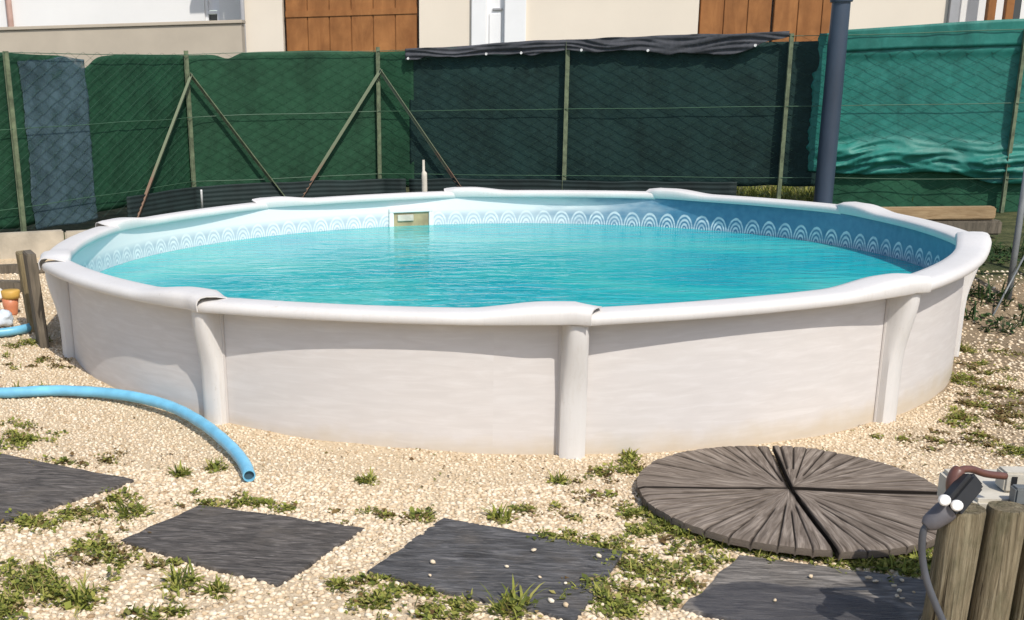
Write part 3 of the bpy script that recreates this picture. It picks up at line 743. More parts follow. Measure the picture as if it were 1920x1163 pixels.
# ================================================================== HOUSES BEYOND
YH = 15.0
def hx(px, y_=40): return float(py(px, y_, YH)[0])
def hz_(px, py_): return float(py(px, py_, YH)[2])
GB = 0.40; TOP = 5.2
house = thing('garage_building', 'cream rendered building with two brown wooden doors beyond the fence', 'building', (hx(960), YH, GB))
x0, x1 = hx(458), hx(1775)
def wallbox(px0, px1, mat, parent, yf=YH, th=0.3, zb=GB - 0.2, zt=TOP, raw=False):
    a, b = (px0, px1) if raw else (hx(px0), hx(px1))
    mb = MB(); mb.box(((a + b) / 2, yf + th / 2, (zb + zt) / 2), (b - a, th, zt - zb)); return mb.build('wall', MATS[mat], parent)
for (a, b) in ((458, 530), (786, 884), (986, 1309), (1592, 1775)):
    wallbox(a, b, 'render_cream', house)
DH = 3.05
for (a, b) in ((530, 786), (884, 986), (1309, 1592)):        # lintels above the openings
    wallbox(a, b, 'render_cream', house, zb=DH + GB)
mb = MB(); mb.box(((x0 + x1) / 2, YH + 4.0, (TOP + GB) / 2), (x1 - x0 - 0.02, 7.2, TOP - GB - 0.1)); mb.build('rear_block', MATS['render_cream'], house)
def plank_door(px0, px1, leaves, rail_z):
    a, b = hx(px0), hx(px1); d_ = None
    root = None
    npl = 6
    for L_ in range(leaves):
        la = a + (b - a) * L_ / leaves + 0.02; lb = a + (b - a) * (L_ + 1) / leaves - 0.02
        mb = MB(); mb.box(((la + lb) / 2, YH + 0.14, GB + DH / 2), (lb - la, 0.04, DH)); dr = mb.build('door', MATS['door_wood'], house)
        k = npl // leaves
        for q in range(k):
            pa = la + (lb - la) * q / k; pb2 = la + (lb - la) * (q + 1) / k
            mb = MB(); mb.box(((pa + pb2) / 2, YH + 0.108, GB + DH / 2), (pb2 - pa - 0.018, 0.022, DH - 0.04), None, 0.005); mb.build('plank', MATS['door_wood'], dr)
        for rz in rail_z:
            mb = MB(); mb.box(((la + lb) / 2, YH + 0.088, rz), (lb - la, 0.016, 0.11), None, 0.004); mb.build('cross_rail', MATS['door_wood'], dr)
plank_door(532, 784, 1, [hz_(660, 23), 1.0])
plank_door(1311, 1590, 2, [1.0])
# white entrance door in a white surround
a, b = hx(884), hx(986)
mb = MB()
mb.box((a + 0.13, YH + 0.05, GB + DH / 2), (0.26, 0.26, DH), None, 0.01); mb.box((b - 0.19, YH + 0.05, GB + DH / 2), (0.38, 0.26, DH), None, 0.01)
mb.box(((a + b) / 2, YH + 0.05, GB + DH - 0.08), (b - a - 0.64, 0.24, 0.16), None, 0.01)
sur = mb.build('door_surround', MATS['trim_white'], house)
da, db = a + 0.262, b - 0.382
mb = MB(); mb.box(((da + db) / 2, YH + 0.10, GB + DH / 2 - 0.08), (db - da, 0.05, DH - 0.17)); wd = mb.build('door', MATS['trim_white'], house)
ztop_panel = hz_(927, 24)
for (za, zb2) in ((GB + 0.2, 1.2), (1.32, ztop_panel)):
    mb = MB(); mb.box(((da + db) / 2, YH + 0.062, (za + zb2) / 2), ((db - da) * 0.68, 0.03, zb2 - za), None, 0.012); mb.build('door_panel', MATS['trim_white'], wd)
mb = MB(); mb.box(((da + db) / 2 + 0.04, YH + 0.055, ztop_panel + 0.06), ((db - da) * 0.55, 0.05, 0.035), None, 0.006); mb.build('letter_slot', MATS['down'], wd)
mb = MB()
mb.box(((x0 + x1) / 2, YH + 3.8, TOP + 0.06), (x1 - x0 + 0.8, 8.6, 0.12)); mb.add([(x0 - 0.4, YH - 0.5, TOP + 0.12), (x1 + 0.4, YH - 0.5, TOP + 0.12), (x1 + 0.4, YH + 8.1, TOP + 0.12), (x0 - 0.4, YH + 8.1, TOP + 0.12), (x0 - 0.4, YH + 3.8, TOP + 1.6), (x1 + 0.4, YH + 3.8, TOP + 1.6)],
       [(0, 1, 5, 4), (2, 3, 4, 5), (1, 2, 5), (3, 0, 4)])
mb.build('roof', MATS['roof'], house)
# white house on the left
hw_ = thing('white_house', 'white rendered house behind the tan parapet wall', 'building', (hx(200), YH + 1.2, GB))
YW = YH + 1.2
def wx(px): return float(py(px, 30, YW)[0])
wallbox(wx(-260), wx(384), 'render_white', hw_, YW, raw=True)
wallbox(wx(412), wx(452), 'render_white', hw_, YW, raw=True)
zs = float(py(398, 50, YW)[2]); zt2 = 3.9
wallbox(wx(384), wx(412), 'render_white', hw_, YW, raw=True, zt=zs); wallbox(wx(384), wx(412), 'render_white', hw_, YW, raw=True, zb=zt2)
mb = MB(); a, b = wx(384), wx(412)
for (c_, d_) in (((a + 0.03, YW + 0.10, (zs + zt2) / 2), (0.06, 0.1, zt2 - zs)), ((b - 0.03, YW + 0.10, (zs + zt2) / 2), (0.06, 0.1, zt2 - zs)), (((a + b) / 2, YW + 0.10, zs + 0.26), (b - a - 0.12, 0.1, 0.05))):
    mb.box(c_, d_)
wf_ = mb.build('window_frame', MATS['trim_white'], hw_)
mb = MB(); mb.box(((a + b) / 2, YW + 0.14, zs + 0.115), (b - a - 0.122, 0.02, 0.23)); mb.build('pane', MATS['glass_dark'], wf_)
mb = MB(); mb.box(((a + b) / 2, YW + 0.14, (zs + zt2) / 2 + 0.15), (b - a - 0.122, 0.02, zt2 - zs - 0.31)); mb.build('shutter', MATS['trim_white'], wf_)
mb = MB(); mb.tube([(wx(20), YW - 0.06, GB), (wx(21), YW - 0.06, 2.5), (wx(19), YW - 0.06, TOP)], 0.06, 10); mb.build('downpipe', plain('rust_pipe', (0.42, 0.27, 0.22), 0.6), hw_, True)
mb = MB(); mb.box((wx(100), YW + 3.9, TOP + 0.1), (wx(452) - wx(-260) + 0.6, 8.4, 0.2)); mb.build('roof', MATS['roof'], hw_)
mb = MB(); mb.tube([(hx(457), YH - 0.09, GB), (hx(457), YH - 0.09, 2.4), (hx(457), YH - 0.09, TOP)], 0.045, 10); mb.build('downpipe', MATS['down'], house, True)
# tan parapet wall
YP = 11.5
pa, pb_ = py(-300, 60, YP), py(453, 60, YP); zt3 = float(py(230, 44, YP)[2])
par = thing('parapet_wall', 'tan rendered parapet wall in front of the white house', 'wall', ((pa[0] + pb_[0]) / 2, YP, GB))
mb = MB(); mb.box(((pa[0] + pb_[0]) / 2, YP + 0.12, (GB + zt3 - 0.06) / 2), (pb_[0] - pa[0], 0.24, zt3 - 0.06 - GB)); mb.build('wall', MATS['render_tan'], par)
mb = MB(); mb.box(((pa[0] + pb_[0]) / 2, YP + 0.12, zt3 - 0.027), (pb_[0] - pa[0] + 0.04, 0.30, 0.054), None, 0.01); mb.build('coping', MATS['render_tan'], par)
# porch on the right: white wall with brown posts
porch = thing('porch_building', 'white porch building with grey pipe and brown posts beyond the tarpaulin', 'building', (hx(1880), YH, GB))
wallbox(hx(1792), hx(2300), 'render_white', porch, YH + 0.35, raw=True)
wallbox(hx(1775) + 0.003, hx(1792), 'down', porch, YH - 0.1, th=0.7, raw=True)
for px in (1843, 1876):
    mb = MB(); mb.box((hx(px, 30), YH - 0.3, (GB + TOP) / 2), (0.13, 0.13, TOP - GB), None, 0.008); mb.build('post', MATS['door_wood'], porch)
mb = MB(); mb.box((hx(1912), YH + 0.30, 2.6), (0.2, 0.06, 1.1), None, 0.01); mb.build('window', MATS['glass_dark'], porch)
mb = MB(); mb.box((hx(2040), YH + 2.6, TOP + 0.08), (hx(2300) - hx(1775), 6.4, 0.16)); mb.build('roof', MATS['roof'], porch)

# ================================================================== SLATE STEPPING STONES
def slab(name, pix, label, mat, th=0.035, lift=0.012, seed=0, extra=None):
    c = [pg(*q)[:2] for q in pix] if pix else []
    if extra: c = [np.array(e) for e in extra]
    ctr = sum(c) / len(c)
    pts = []
    m_ = 14
    for i in range(len(c)):
        A, B = c[i], c[(i + 1) % len(c)]
        for k in range(m_):
            p = A + (B - A) * k / m_; d = (B - A) / np.linalg.norm(B - A); n_ = np.array([d[1], -d[0]])
            p = p + n_ * 0.012 * noise.noise(Vector((p[0] * 14, p[1] * 14, seed))) + n_ * 0.010 * noise.noise(Vector((p[0] * 4, p[1] * 4, seed)))
            pts.append(p)
    N = len(pts); bm = bmesh.new(); rings = []
    zc = float(base_z(*ctr)) + lift
    tilt = (-0.0256 + 0.006 * math.sin(seed * 3), 0.0092 + 0.008 * math.cos(seed * 5))
    def zt_(p): return zc + (p - ctr) @ np.array(tilt)
    for (sc2, dz) in ((1.0, -th), (1.003, -0.010), (0.993, -0.001), (0.985, 0.0)):
        rings.append([bm.verts.new((*(ctr + (p - ctr) * sc2), zt_(p) + dz)) for p in pts])
    K = 9
    for q in range(1, K + 1):
        s_ = 0.985 * (1 - q / (K + 0.6))
        row = []
        for p in pts:
            w = ctr + (p - ctr) * s_
            row.append(bm.verts.new((*w, zt_(w) + 0.006 * noise.noise(Vector((w[0] * 6, w[1] * 17, seed))))))
        rings.append(row)
    for a_, b_ in zip(rings[:-1], rings[1:]):
        for k in range(N): bm.faces.new((a_[k], a_[(k + 1) % N], b_[(k + 1) % N], b_[k]))
    bm.faces.new(rings[-1])
    bmesh.ops.recalc_face_normals(bm, faces=bm.faces)
    me = bpy.data.meshes.new(name); bm.to_mesh(me); bm.free(); me.materials.append(mat)
    o = bpy.data.objects.new(name, me); link(o); shade_smooth_angle(o, 40)
    tag(o, label, 'stepping stone'); return o, c
SL = []
def pgx(*q): return pg(*q)[:2]
gA = [pgx(40, 872), pgx(250, 905), pgx(105, 958) + np.array([0.0, -0.0]), None]
# stone A runs out of the picture on the left
A_ = [np.array((-2.16, -2.99)), pgx(252, 904), pgx(10, 985), np.array((-2.45, -3.45))]
slab_defs = [
    (A_, 'dark slate stepping stone farthest from the round wood cover', (0.098, 0.086, 0.076), 0.2, None),
    ([pgx(375, 950), pgx(684, 994), pgx(520, 1104), pgx(226, 1019)], 'dark slate stepping stone right in front of the open hose end', (0.088, 0.078, 0.070), -0.25, None),
    ([pgx(832, 974), pgx(1172, 1040), pgx(1078, 1172), pgx(688, 1076)], 'blue-grey slate stepping stone dotted with a few white chippings', (0.080, 0.078, 0.078), -0.35, None),
    ([pgx(1385, 1046), pgx(1760, 1096), pgx(1690, 1240), pgx(1280, 1146)], 'slate stepping stone with a dark damp stain beside the log cover', (0.165, 0.148, 0.13), -0.2, True)]
for i, (c, lab, tint, rot, st_) in enumerate(slab_defs):
    if st_:
        q = pgx(1500, 1150); st_ = (q[0], q[1], 0.33, 0.20)
    o, cc = slab('stepping_stone', None, lab, slate('slate_' + 'abcd'[i], tint, rot, st_), seed=i + 1.0, extra=c)
    SL.append([np.array(p) for p in cc])

# ================================================================== ROUND LOG COVER (four quarters)
DC = np.array([1.113, -3.385]); zc = gz(*DC) + 0.062
_q = [pz(1190, 897, zc), pz(1792, 937, zc), pz(1462, 842, zc), pz(1500, 1018, zc)]
DR = (np.linalg.norm(_q[0][:2] - _q[1][:2]) + np.linalg.norm(_q[2][:2] - _q[3][:2])) / 4
DC = np.array([(_q[0][0] + _q[1][0]) / 2, (_q[2][1] + _q[3][1]) / 2])
cover = thing('round_cover', 'round weathered wood cover cut into four quarters on the gravel', 'cover', (DC[0], DC[1], gz(*DC)))
cen = pz(1482, 917, zc)[:2]
def dirang(px, py_): d = pz(px, py_, zc)[:2] - cen; return math.atan2(d[1], d[0])
angs = sorted([dirang(1195, 917) % (2 * math.pi), dirang(1449, 848) % (2 * math.pi), dirang(1785, 925) % (2 * math.pi), dirang(1562, 1018) % (2 * math.pi)])
slat_a = []
_a = 0.0
while _a < 2 * math.pi - 0.07:
    slat_a.append(_a); _a += random.uniform(0.09, 0.20)
slat_a = np.array(slat_a)
slat_len = [random.choice((0.16, 0.22, 0.30, 0.42, 0.60)) for _ in slat_a]
slat_h = [random.uniform(-0.0022, 0.0022) for _ in slat_a]
slat_w = [random.uniform(0.0022, 0.0052) for _ in slat_a]
for qi in range(4):
    a0 = angs[qi]; a1 = angs[(qi + 1) % 4]
    if a1 < a0: a1 += 2 * math.pi
    NAq, NRq = 330, 26
    v = []; grain = []; dirt = []; f = []
    wide = {1: 0.007}
    for j in range(NRq + 1):
        for i in range(NAq + 1):
            t = i / NAq; a = a0 + (a1 - a0) * t
            # distance from the centre to the rim of the disc along a
            d = np.array([math.cos(a), math.sin(a)]); oc = cen - DC; b_ = oc @ d
            Rr = -b_ + math.sqrt(b_ * b_ - (oc @ oc - DR * DR))
            Rr += 0.006 * noise.noise(Vector((a * 3, qi, 0)))
            r_ = 0.004 + (Rr - 0.004) * j / NRq
            p = cen + d * r_
            # joint gap: shift away from both cut lines
            p = p + np.array([math.cos((a0 + a1) / 2), math.sin((a0 + a1) / 2)]) * 0.014
            h = 0.0; dk = 0.0
            am = a % (2 * math.pi)
            si = int(np.searchsorted(slat_a, am, 'right') - 1); sn_ = (si + 1) % len(slat_a)
            for ci in (si, sn_):
                da = (am - slat_a[ci] + math.pi) % (2 * math.pi) - math.pi
                if r_ > slat_len[ci] * Rr:
                    e_ = math.exp(-(da * r_ / slat_w[ci]) ** 2); h -= 0.008 * e_; dk = max(dk, e_)
            h += slat_h[si] * float(smooth(0.10, 0.25, r_))
            off_ = ((am - slat_a[si]) * r_)
            h += 0.0025 * noise.noise(Vector((off_ * 60, r_ * 6, si * 3.7)))
            dk = max(dk, math.exp(-(min(a - a0, a1 - a) * r_ / 0.006) ** 2))
            if j == NRq: h -= 0.006
            tz = zc + 0.014 * (p[1] - DC[1]) - 0.010 * (p[0] - DC[0])
            v.append((p[0], p[1], tz + h + (0.004 if qi % 2 else 0.0))); grain.append((off_ * 75.0, r_ * 6.0, si * 4.3)); dirt.append(dk)
    top_n = len(v)
    for j in range(NRq):
        for i in range(NAq):
            q = (j * (NAq + 1) + i, j * (NAq + 1) + i + 1, (j + 1) * (NAq + 1) + i + 1, (j + 1) * (NAq + 1) + i)
            f.append(q[::-1])
    border = [i for i in range(NAq + 1)] + [(j * (NAq + 1) + NAq) for j in range(1, NRq + 1)] + [NRq * (NAq + 1) + i for i in range(NAq - 1, -1, -1)] + [j * (NAq + 1) for j in range(NRq - 1, 0, -1)]
    for k in border: v.append((v[k][0], v[k][1], v[k][2] - 0.026)); grain.append((v[k][0] * 5, v[k][2] * 9, 40.0)); dirt.append(0.95 if math.hypot(v[k][0] - DC[0], v[k][1] - DC[1]) < DR - 0.012 else 0.35)
    nb = len(border)
    for k in range(nb): f.append((border[k], border[(k + 1) % nb], top_n + (k + 1) % nb, top_n + k))
    f.append(tuple(top_n + k for k in range(nb))[::-1])
    o = mesh_obj('quarter', v, f, MATS['log_cover'], cover)
    at_ = o.data.attributes.new('grain', 'FLOAT_VECTOR', 'POINT'); at_.data.foreach_set('vector', np.asarray(grain, np.float32).ravel())
    at_ = o.data.attributes.new('dirt', 'FLOAT', 'POINT'); at_.data.foreach_set('value', np.asarray(dirt, np.float32))
    bm = bmesh.new(); bm.from_mesh(o.data); bmesh.ops.recalc_face_normals(bm, faces=bm.faces); bm.to_mesh(o.data); bm.free()
    shade_smooth_angle(o, 50)
for k in range(7):                                    # small bearers carrying the quarters clear of the gravel
    a = k * 2 * math.pi / 7 + 0.3; p = DC + 0.40 * np.array([math.cos(a), math.sin(a)])
    zt_ = zc - 0.038 + 0.014 * (p[1] - DC[1]) - 0.010 * (p[0] - DC[0]); zb_ = gz(*p) - 0.03
    mb = MB(); mb.box((p[0], p[1], (zt_ + zb_) / 2), (0.09, 0.06, zt_ - zb_), None, 0.006); mb.build('bearer', MATS['grey_wood'], cover)

# ================================================================== BLUE HOSES
def gp(px, py_, h): 
    p = pg(px, py_); return np.array([p[0], p[1], gsurf(p[0], p[1]) + h])
HR = 0.027
pts = [gp(-760, 700, HR + .006), gp(-420, 738, HR + .006), gp(-220, 748, HR + .006), gp(-90, 742, HR + 0.006), gp(0, 748, HR + .006), gp(110, 748, HR + .008), gp(220, 757, HR + .02), gp(310, 778, HR + .03), gp(375, 812, HR + .03), gp(428, 852, HR + .022), gp(458, 886, HR + .012), gp(468, 908, HR + .006)]
pts = spline(pts, 8)
hose = thing('garden_hose', 'thick light-blue hose with cut open end curving across the gravel', 'hose', tuple(pts[-1] - np.array([0, 0, HR])))
mb = MB(); mb.tube(pts, [HR * (1 + 0.025 * math.sin(i * 1.9)) for i in range(len(pts))], 20, True, 0.80)
o = mb.build('tube', MATS['hose'], hose, True)
shade_smooth_angle(o, 60)
mb = MB(); t = pts[-1] - pts[-2]; t /= np.linalg.norm(t)
mb.tube([pts[-1] - t * 0.05, pts[-1] - t * 0.012], HR * 0.79, 16); mb.build('bore', MATS['hose_in'], hose)
pts = spline([gp(-640, 610, HR + .006), gp(-400, 632, HR + .006), gp(-200, 640, HR + .006), gp(-60, 637, HR + .015), gp(0, 634, HR + .01), gp(40, 630, HR + .01), gp(62, 622, HR + 0.01), gp(72, 606, HR + .0)], 7)
mb = MB(); mb.tube(pts, HR, 16)
tag(mb.build('garden_hose', MATS['hose'], None, True), 'short stretch of light-blue hose by the leaning boards', 'hose')

# ================================================================== BITS LEFT OF THE POOL
wl = thing('retaining_wall', 'low weathered concrete retaining wall left of the pool', 'wall', (-4.3, 2.33, 0.1))
A = np.array([-5.4, 1.85]); B = np.array([-3.25, 2.72]); d = (B - A) / np.linalg.norm(B - A); nn = np.array([d[1], -d[0]])
nb_ = 4; Lw = np.linalg.norm(B - A)
for k in range(nb_):
    c = A + d * Lw * (k + 0.5) / nb_; hz2 = 0.335 + 0.012 * math.sin(k * 4.1)
    mb = MB(); mb.box((c[0], c[1], (hz2 - 0.1) / 2 + 0.0), (Lw / nb_ - 0.012, 0.10, hz2 + 0.1), [(d[0], d[1], 0), (-d[1], d[0], 0), (0, 0, 1)], 0.012)
    mb.build('block', MATS['concrete'], wl)
# upright boards against the pool at the left
def board(px, y_, w, h, lean, label, rz, th=0.05, mat='grey_wood'):
    p = pg(px, y_); ax = np.array(Matrix.Rotation(rz, 3, 'Z') @ Matrix.Rotation(lean, 3, 'Y'))
    c = np.array([p[0], p[1], gz(p[0], p[1]) - 0.05]) + ax[:, 2] * h / 2
    mb = MB(); mb.box(c, (w, th, h), ax.T, 0.006)
    return tag(mb.build('wooden_board', MATS[mat]), label, 'board')
board(82, 648, 0.055, 0.62, -0.05, 'dark upright board leaning against the left pool upright', 0.5, 0.20)
board(66, 622, 0.06, 0.56, -0.06, 'weathered brown board behind the dark leaning board', 0.5, 0.16, 'old_wood')
p = pg(22, 590)
mb = MB(); mb.lathe([(0.040, 0), (0.043, 0.01), (0.050, 0.06), (0.056, 0.112)], (p[0], p[1], gz(p[0], p[1])), 18)
toy = thing('plastic_cup', 'orange plastic cup with yellow rim standing by the boards', 'cup', (p[0], p[1], gz(p[0], p[1])))
mb.build('body', MATS['orange'], toy, True)
mb = MB(); mb.lathe([(0.0575, 0), (0.061, 0.02), (0.064, 0.05), (0.058, 0.056)], (p[0] + 0.008, p[1], gz(p[0], p[1]) + 0.112), 18); mb.build('top', MATS['yellow'], toy, True)
def lump(name, loc, r, mat, label, cat, seed, sq=(1, 1, 0.7)):
    bm = bmesh.new(); bmesh.ops.create_icosphere(bm, subdivisions=4, radius=1)
    for q in bm.verts:
        k = 1 + 0.30 * noise.noise(q.co * 1.7 + Vector((seed, 0, 0))) + 0.15 * abs(noise.noise(q.co * 4.5 + Vector((seed, 3, 0))))
        q.co = Vector((q.co.x * sq[0], q.co.y * sq[1], q.co.z * sq[2])) * (k * r)
    zmin = min(q.co.z for q in bm.verts)
    me = bpy.data.meshes.new(name)
    for q in bm.verts: q.co += Vector(loc) - Vector((0, 0, zmin + 0.012))
    bm.to_mesh(me); bm.free(); me.materials.append(mat); me.polygons.foreach_set('use_smooth', [True] * len(me.polygons))
    return tag(link(bpy.data.objects.new(name, me)), label, cat)
p = pg(4, 612); lump('plastic_bag', (p[0], p[1], gz(*p[:2])), 0.075, MATS['bag'], 'crumpled pale blue-white plastic bag on the gravel', 'bag', 3.0)
p = pg(-8, 566); lump('plastic_bag', (p[0], p[1], gz(*p[:2])), 0.07, MATS['white_metal'], 'small white bundle behind the orange cup', 'bag', 8.0)
for k, (px, y_, L_, w, lab) in enumerate([(50, 512, 0.55, 0.07, 'dark rotten timber offcut lying before the retaining wall'), (20, 545, 0.45, 0.09, 'short brown timber offcut on the soil')]):
    p = pg(px, y_); mb = MB(); a = 0.25 - 0.4 * k
    mb.box((p[0], p[1], gz(*p[:2]) + 0.035), (L_, w, 0.08), [(math.cos(a), math.sin(a), 0), (-math.sin(a), math.cos(a), 0), (0, 0, 1)], 0.008)
    tag(mb.build('timber_offcut', MATS['grey_wood']), lab, 'timber')

# ================================================================== RIGHT SIDE: timber beams, steel frame
yb = 2.45
a, b = py(1640, 400, yb), py(1862, 402, yb)
mb = MB(); mb.box(((a[0] + b[0]) / 2 - 0.2, yb, a[2] - 0.005), (b[0] - a[0] + 0.4, 0.12, 0.10), None, 0.012)
tag(mb.build('timber_beam', MATS['beam_wood']), 'long squared timber beam lying behind the right rail', 'timber')
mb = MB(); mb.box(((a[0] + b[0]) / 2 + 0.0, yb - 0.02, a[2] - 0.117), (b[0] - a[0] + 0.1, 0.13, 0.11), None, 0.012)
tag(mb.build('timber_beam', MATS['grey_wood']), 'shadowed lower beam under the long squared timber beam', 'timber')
yb2 = 0.55
fa = thing('steel_frame', 'grey steel tube frame leaning beside the pool on the right', 'frame', tuple(py(1885, 600, yb2)))
def rod(px0, y0, px1, y1, r, name, Y0=yb2, Y1=yb2, mat='steel'):
    mb = MB(); mb.tube([py(px0, y0, Y0), (py(px0, y0, Y0) + py(px1, y1, Y1)) / 2, py(px1, y1, Y1)], r, 10); return mb.build(name, MATS[mat], fa, True)
rod(1930, 290, 1884, 604, 0.020, 'leg'); rod(2040, 290, 1990, 604, 0.020, 'leg')
rod(1913, 400, 2022, 400, 0.014, 'crossbar')
rod(1922, 478, 1846, 622, 0.006, 'stay_rod', yb2 - 0.03, yb2 - 0.25)

# ================================================================== TIMBER PLANTER AND PLUG (bottom right)
YF = -4.50
def fx_(px): return float(py(px, 1000, YF)[0])
zp = float(py(1850, 966, YF)[2])
pln = thing('timber_edging', 'edging of weathered round timber posts around a concrete pad', 'planter', (1.45, YF, gz(1.45, YF)))
xs = []
post_px = [(1762, 1846), (1850, 1926), (1932, 2010), (2016, 2100)]
for k, (p0, p1) in enumerate(post_px):
    xa, xb = fx_(p0), fx_(p1); r = (xb - xa) / 2; c = np.array([(xa + xb) / 2, YF + r + 0.006 * k])
    zt_ = zp + 0.006 * math.sin(k * 2.2); v = []; zb_ = gz(*c) - 0.12
    mb = MB(); lean = 0.02
    prof = [(r * 1.0, zb_ - zb_), (r * 1.0, 0.2), (r * 0.99, zt_ - zb_ - 0.01), (r * 0.95, zt_ - zb_)]
    mb.lathe(prof, (c[0], c[1], zb_), 26)
    mb.v = [(x + 0.012 * (z - zb_) / 0.4 + 0.0035 * noise.noise(Vector((x * 40, y * 40, z * 3))), y + 0.004 * noise.noise(Vector((x * 40, y * 40, z * 3 + 9))), z) for x, y, z in mb.v]
    o = mb.build('post', MATS['post_wood'], pln); shade_smooth_angle(o, 45)
mb = MB(); mb.box((fx_(1850) + 0.45, YF + 0.30, zp - 0.06), (0.86, 0.30, 0.10), None, 0.012); pad = mb.build('concrete_pad', MATS['pale_concrete'], pln)
def top_pt(px, y_, h): return pz(px, y_, zp + h)
q = top_pt(1912, 900, 0.02)
bl = thing('brick', 'pale brick with dark hollow lying on the concrete pad', 'brick', tuple(q - np.array([0, 0, 0.03])))
mb = MB(); mb.box((q[0] + 0.045, q[1], zp + 0.022), (0.20, 0.07, 0.06), None, 0.006); mb.build('body', MATS['pale_concrete'], bl)
mb = MB(); mb.box((q[0] - 0.03, q[1] - 0.036, zp + 0.026), (0.014, 0.006, 0.03)); mb.build('hollow', MATS['black'], bl)
q = top_pt(1900, 935, 0.0)
mb = MB(); mb.box((q[0] + 0.06, q[1], zp + 0.012), (0.13, 0.045, 0.05), None, 0.005)
tag(mb.build('concrete_block', MATS['steel']), 'small grey block in front of the pale brick', 'block')
# plug with cable
YC = YF + 0.03
def cp(px, y_, dy=0.0): return py(px, y_, YC + dy)
plug = thing('cable_plug', 'black and grey plug with two white caps hanging over the timber edging', 'plug', tuple(cp(1800, 930)))
a, b = cp(1826, 898, 0.02), cp(1778, 955, -0.04); dd = (b - a); Ln = np.linalg.norm(dd); dd /= Ln
s_ = np.cross(dd, [0, -1, 0.0]); s_ /= np.linalg.norm(s_); n_ = np.cross(s_, dd)
mb = MB(); mb.box((a + b) / 2, (0.062, 0.055, Ln), [s_, n_, dd], 0.012); o = mb.build('body', MATS['black'], plug); shade_smooth_angle(o, 40)
c0 = cp(1778, 955, -0.04); c1 = cp(1742, 982, -0.05); dz = (c1 - c0) / np.linalg.norm(c1 - c0)
mb = MB(); mb.tube([c0, c0 + dz * 0.015, c0 + dz * 0.05, c1, c1 + dz * 0.012], [0.030, 0.031, 0.027, 0.024, 0.015], 18); o = mb.build('collar', MATS['grey_rub'], plug); shade_smooth_angle(o, 40)
for px, y_ in ((1771, 938), (1794, 948)):
    c = cp(px, y_, -0.075); mb = MB(); fwd = np.array([-0.25, -0.9, 0.25]); fwd /= np.linalg.norm(fwd); sx_ = np.cross(fwd, [0, 0, 1]); sx_ /= np.linalg.norm(sx_)
    mb.lathe([(0.014, -0.03), (0.0155, 0.0), (0.0155, 0.008), (0.012, 0.012)], c, 14, [sx_, np.cross(sx_, fwd), fwd]); o = mb.build('cap', MATS['white_metal'], plug); shade_smooth_angle(o, 40)
mb = MB(); mb.tube(spline([cp(1790, 935, 0.02), cp(1788, 905, 0.03), cp(1798, 884, 0.04), cp(1820, 880, 0.06), cp(1850, 889, 0.08), cp(1885, 893, 0.10)], 6), [0.020] * 13 + [0.0105] * 18, 14); o = mb.build('tube', MATS['brown_tube'], plug, True)
mb = MB(); mb.tube(spline([c1, cp(1731, 998, -0.05), cp(1729, 1040, -0.05), cp(1738, 1090, -0.06), cp(1757, 1140, -0.07), cp(1775, 1180, -0.08), cp(1790, 1215, -0.09)], 6), 0.0098, 12); mb.build('cable', MATS['cable'], plug, True)

# ================================================================== CHIPPINGS
def inside(P, poly, grow=0.0):
    ctr = sum(poly) / len(poly); res = np.ones(len(P), bool); n = len(poly)
    area = sum(poly[i][0] * poly[(i + 1) % n][1] - poly[(i + 1) % n][0] * poly[i][1] for i in range(n))
    for i in range(n):
        A, B = poly[i], poly[(i + 1) % n]; e = (B - A) / np.linalg.norm(B - A)
        cr = e[0] * (P[:, 1] - A[1]) - e[1] * (P[:, 0] - A[0])
        res &= (cr * np.sign(area) > -grow)
    return res
t_ = (1 + 5 ** 0.5) / 2
ICO_V = np.array([(-1, t_, 0), (1, t_, 0), (-1, -t_, 0), (1, -t_, 0), (0, -1, t_), (0, 1, t_), (0, -1, -t_), (0, 1, -t_), (t_, 0, -1), (t_, 0, 1), (-t_, 0, -1), (-t_, 0, 1)]) / math.sqrt(1 + t_ * t_)
ICO_F = np.array([(0, 11, 5), (0, 5, 1), (0, 1, 7), (0, 7, 10), (0, 10, 11), (1, 5, 9), (5, 11, 4), (11, 10, 2), (10, 7, 6), (7, 1, 8), (3, 9, 4), (3, 4, 2), (3, 2, 6), (3, 6, 8), (3, 8, 9), (4, 9, 5), (2, 4, 11), (6, 2, 10), (8, 6, 7), (9, 8, 1)])
OCT_V = np.array([(1, 0, 0), (-1, 0, 0), (0, 1, 0), (0, -1, 0), (0, 0, 1), (0, 0, -1)], float)
OCT_F = np.array([(0, 2, 4), (2, 1, 4), (1, 3, 4), (3, 0, 4), (2, 0, 5), (1, 2, 5), (3, 1, 5), (0, 3, 5)])
def stones(P, size, BV, BF, lift=0.05):
    n = len(P); k = len(BV)
    sc3 = size[:, None] * np.stack([rng.uniform(0.8, 1.5, n), rng.uniform(0.65, 1.1, n), rng.uniform(0.40, 0.75, n)], -1)
    V = BV[None] * (1 + rng.uniform(-0.22, 0.22, (n, k, 1))) * sc3[:, None, :]
    a = rng.uniform(0, 2 * np.pi, n); b = rng.uniform(-0.5, 0.5, n)
    y2 = V[..., 1] * np.cos(b)[:, None] - V[..., 2] * np.sin(b)[:, None]; z2 = V[..., 1] * np.sin(b)[:, None] + V[..., 2] * np.cos(b)[:, None]
    x3 = V[..., 0] * np.cos(a)[:, None] - y2 * np.sin(a)[:, None]; y3 = V[..., 0] * np.sin(a)[:, None] + y2 * np.cos(a)[:, None]
    V = np.stack([x3 + P[:, 0:1], y3 + P[:, 1:2], z2 + P[:, 2:3] + (lift * size)[:, None]], -1)
    Fc = BF[None] + (np.arange(n) * k)[:, None, None]
    return V.reshape(-1, 3), Fc.reshape(-1, 3)
